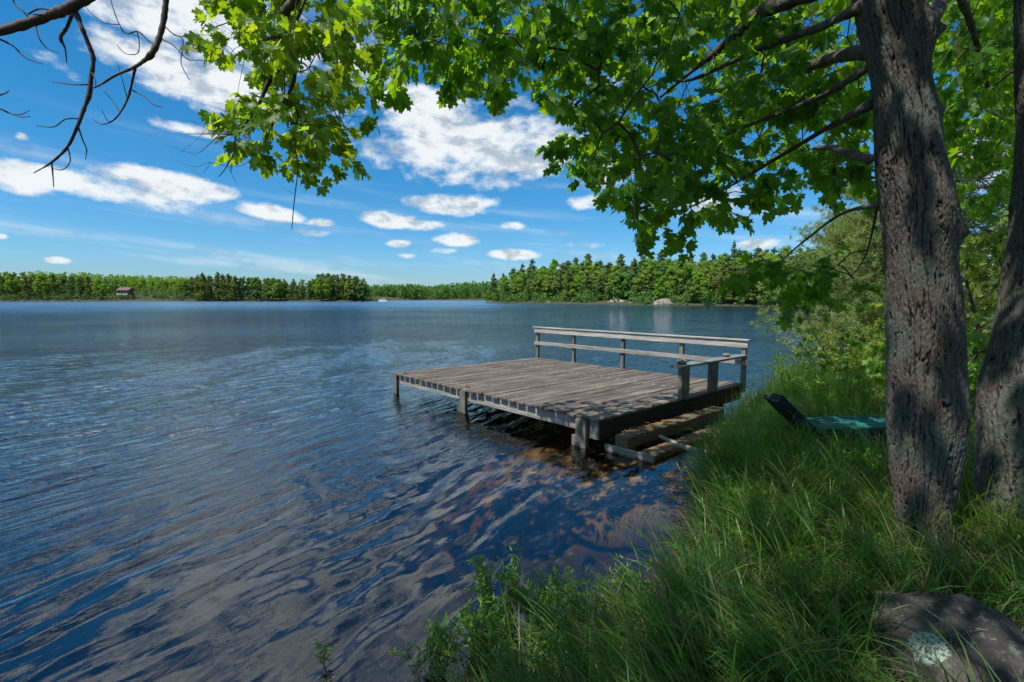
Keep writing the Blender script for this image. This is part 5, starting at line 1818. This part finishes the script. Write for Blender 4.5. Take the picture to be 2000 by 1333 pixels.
tussock(1500, 950, .4, 170, .52, 'drooping tussock in front of the green bench leg', 205)
tussock(1560, 960, .4, 170, .55, 'broad-bladed tussock beside the small pale stone slab', 206, wid=.005)
tussock(1660, 1010, .45, 160, .5, 'tussock left of the maple foot', 207)
tussock(1800, 1120, .5, 120, .42, 'thin tussock growing against the foot of the maple', 208)

def litter(n_, seed, region, size, mat, zr, label, name, protos=OVAL, up=.3, dmin=.02):
    c = scatter_bank(n_, seed, *region, dmin=dmin, power=1.1, clump=1)
    z = gh(c[:, 0], c[:, 1])
    rg2 = random.Random(seed)
    L = []
    for (x, y), z_ in zip(c, z):
        a, b_, c_ = leaf_frame(rg2, (rg2.gauss(0, 1), rg2.gauss(0, 1)), rg2.uniform(-.5, 1.0) * up, .5)
        L.append((Vector((x, y, z_ + rg2.uniform(*zr))), a, b_, c_, size * rg2.uniform(.6, 1.4)))
    o_ = join_leaves(name, L, protos, mat, None)
    tag(o_, label, kind='stuff')
litter(9000, 300, (-.9, 7, 1.2, 11), .035, M['shrub_leaf'], (.02, .16), 'low leafy ground cover among the grass', 'ground_cover')
litter(3500, 301, (-.9, 6, 1.2, 8), .05, simple('dead_leaf', (.12, .07, .035), .8, 20, (.22, .15, .09)), (.0, .04), 'brown dead leaves lying on the soil', 'leaf_litter', up=.1, dmin=-.12)
# roots and dead stems at the water line
b_ = MB()
rg4 = random.Random(9)
for k in range(420):
    t = rg4.random()
    px = np.interp(t, [0, .3, .6, 1], [1260, 1330, 1345, 1330]) + rg4.gauss(0, 18)
    py = np.interp(t, [0, .3, .6, 1], [1210, 1110, 1030, 930]) + rg4.gauss(0, 12)
    p_ = Vector(G(px, py, .03))
    a = rg4.uniform(0, 6.28)
    pts = [p_]
    dz = rg4.uniform(.0, .05)
    for j in range(4):
        a += rg4.gauss(0, .5)
        pts.append(pts[-1] + Vector((math.cos(a) * .05, math.sin(a) * .05, dz * rg4.uniform(-.6, 1))))
    b_.tube(pts, [.003, .003, .0025, .002, .001], 4, False)
tag(b_.build('dead_stems', M['twig']), 'tangle of dark dead stems and roots along the water edge', kind='stuff')
stick('dry_stalk', [G(1741, 1192, .78), G(1790, 1182, .80), G(1850, 1216, .80), G(1930, 1232, .76)], [.0028, .003, .003, .002], 'driftwood', 'long pale dry grass stalk lying across the boulder', 'stalk', 5)
print('objects', len(bpy.data.objects), 'tris', sum(len(me_.loop_triangles) or sum(len(p_.vertices) - 2 for p_ in []) for me_ in bpy.data.meshes))
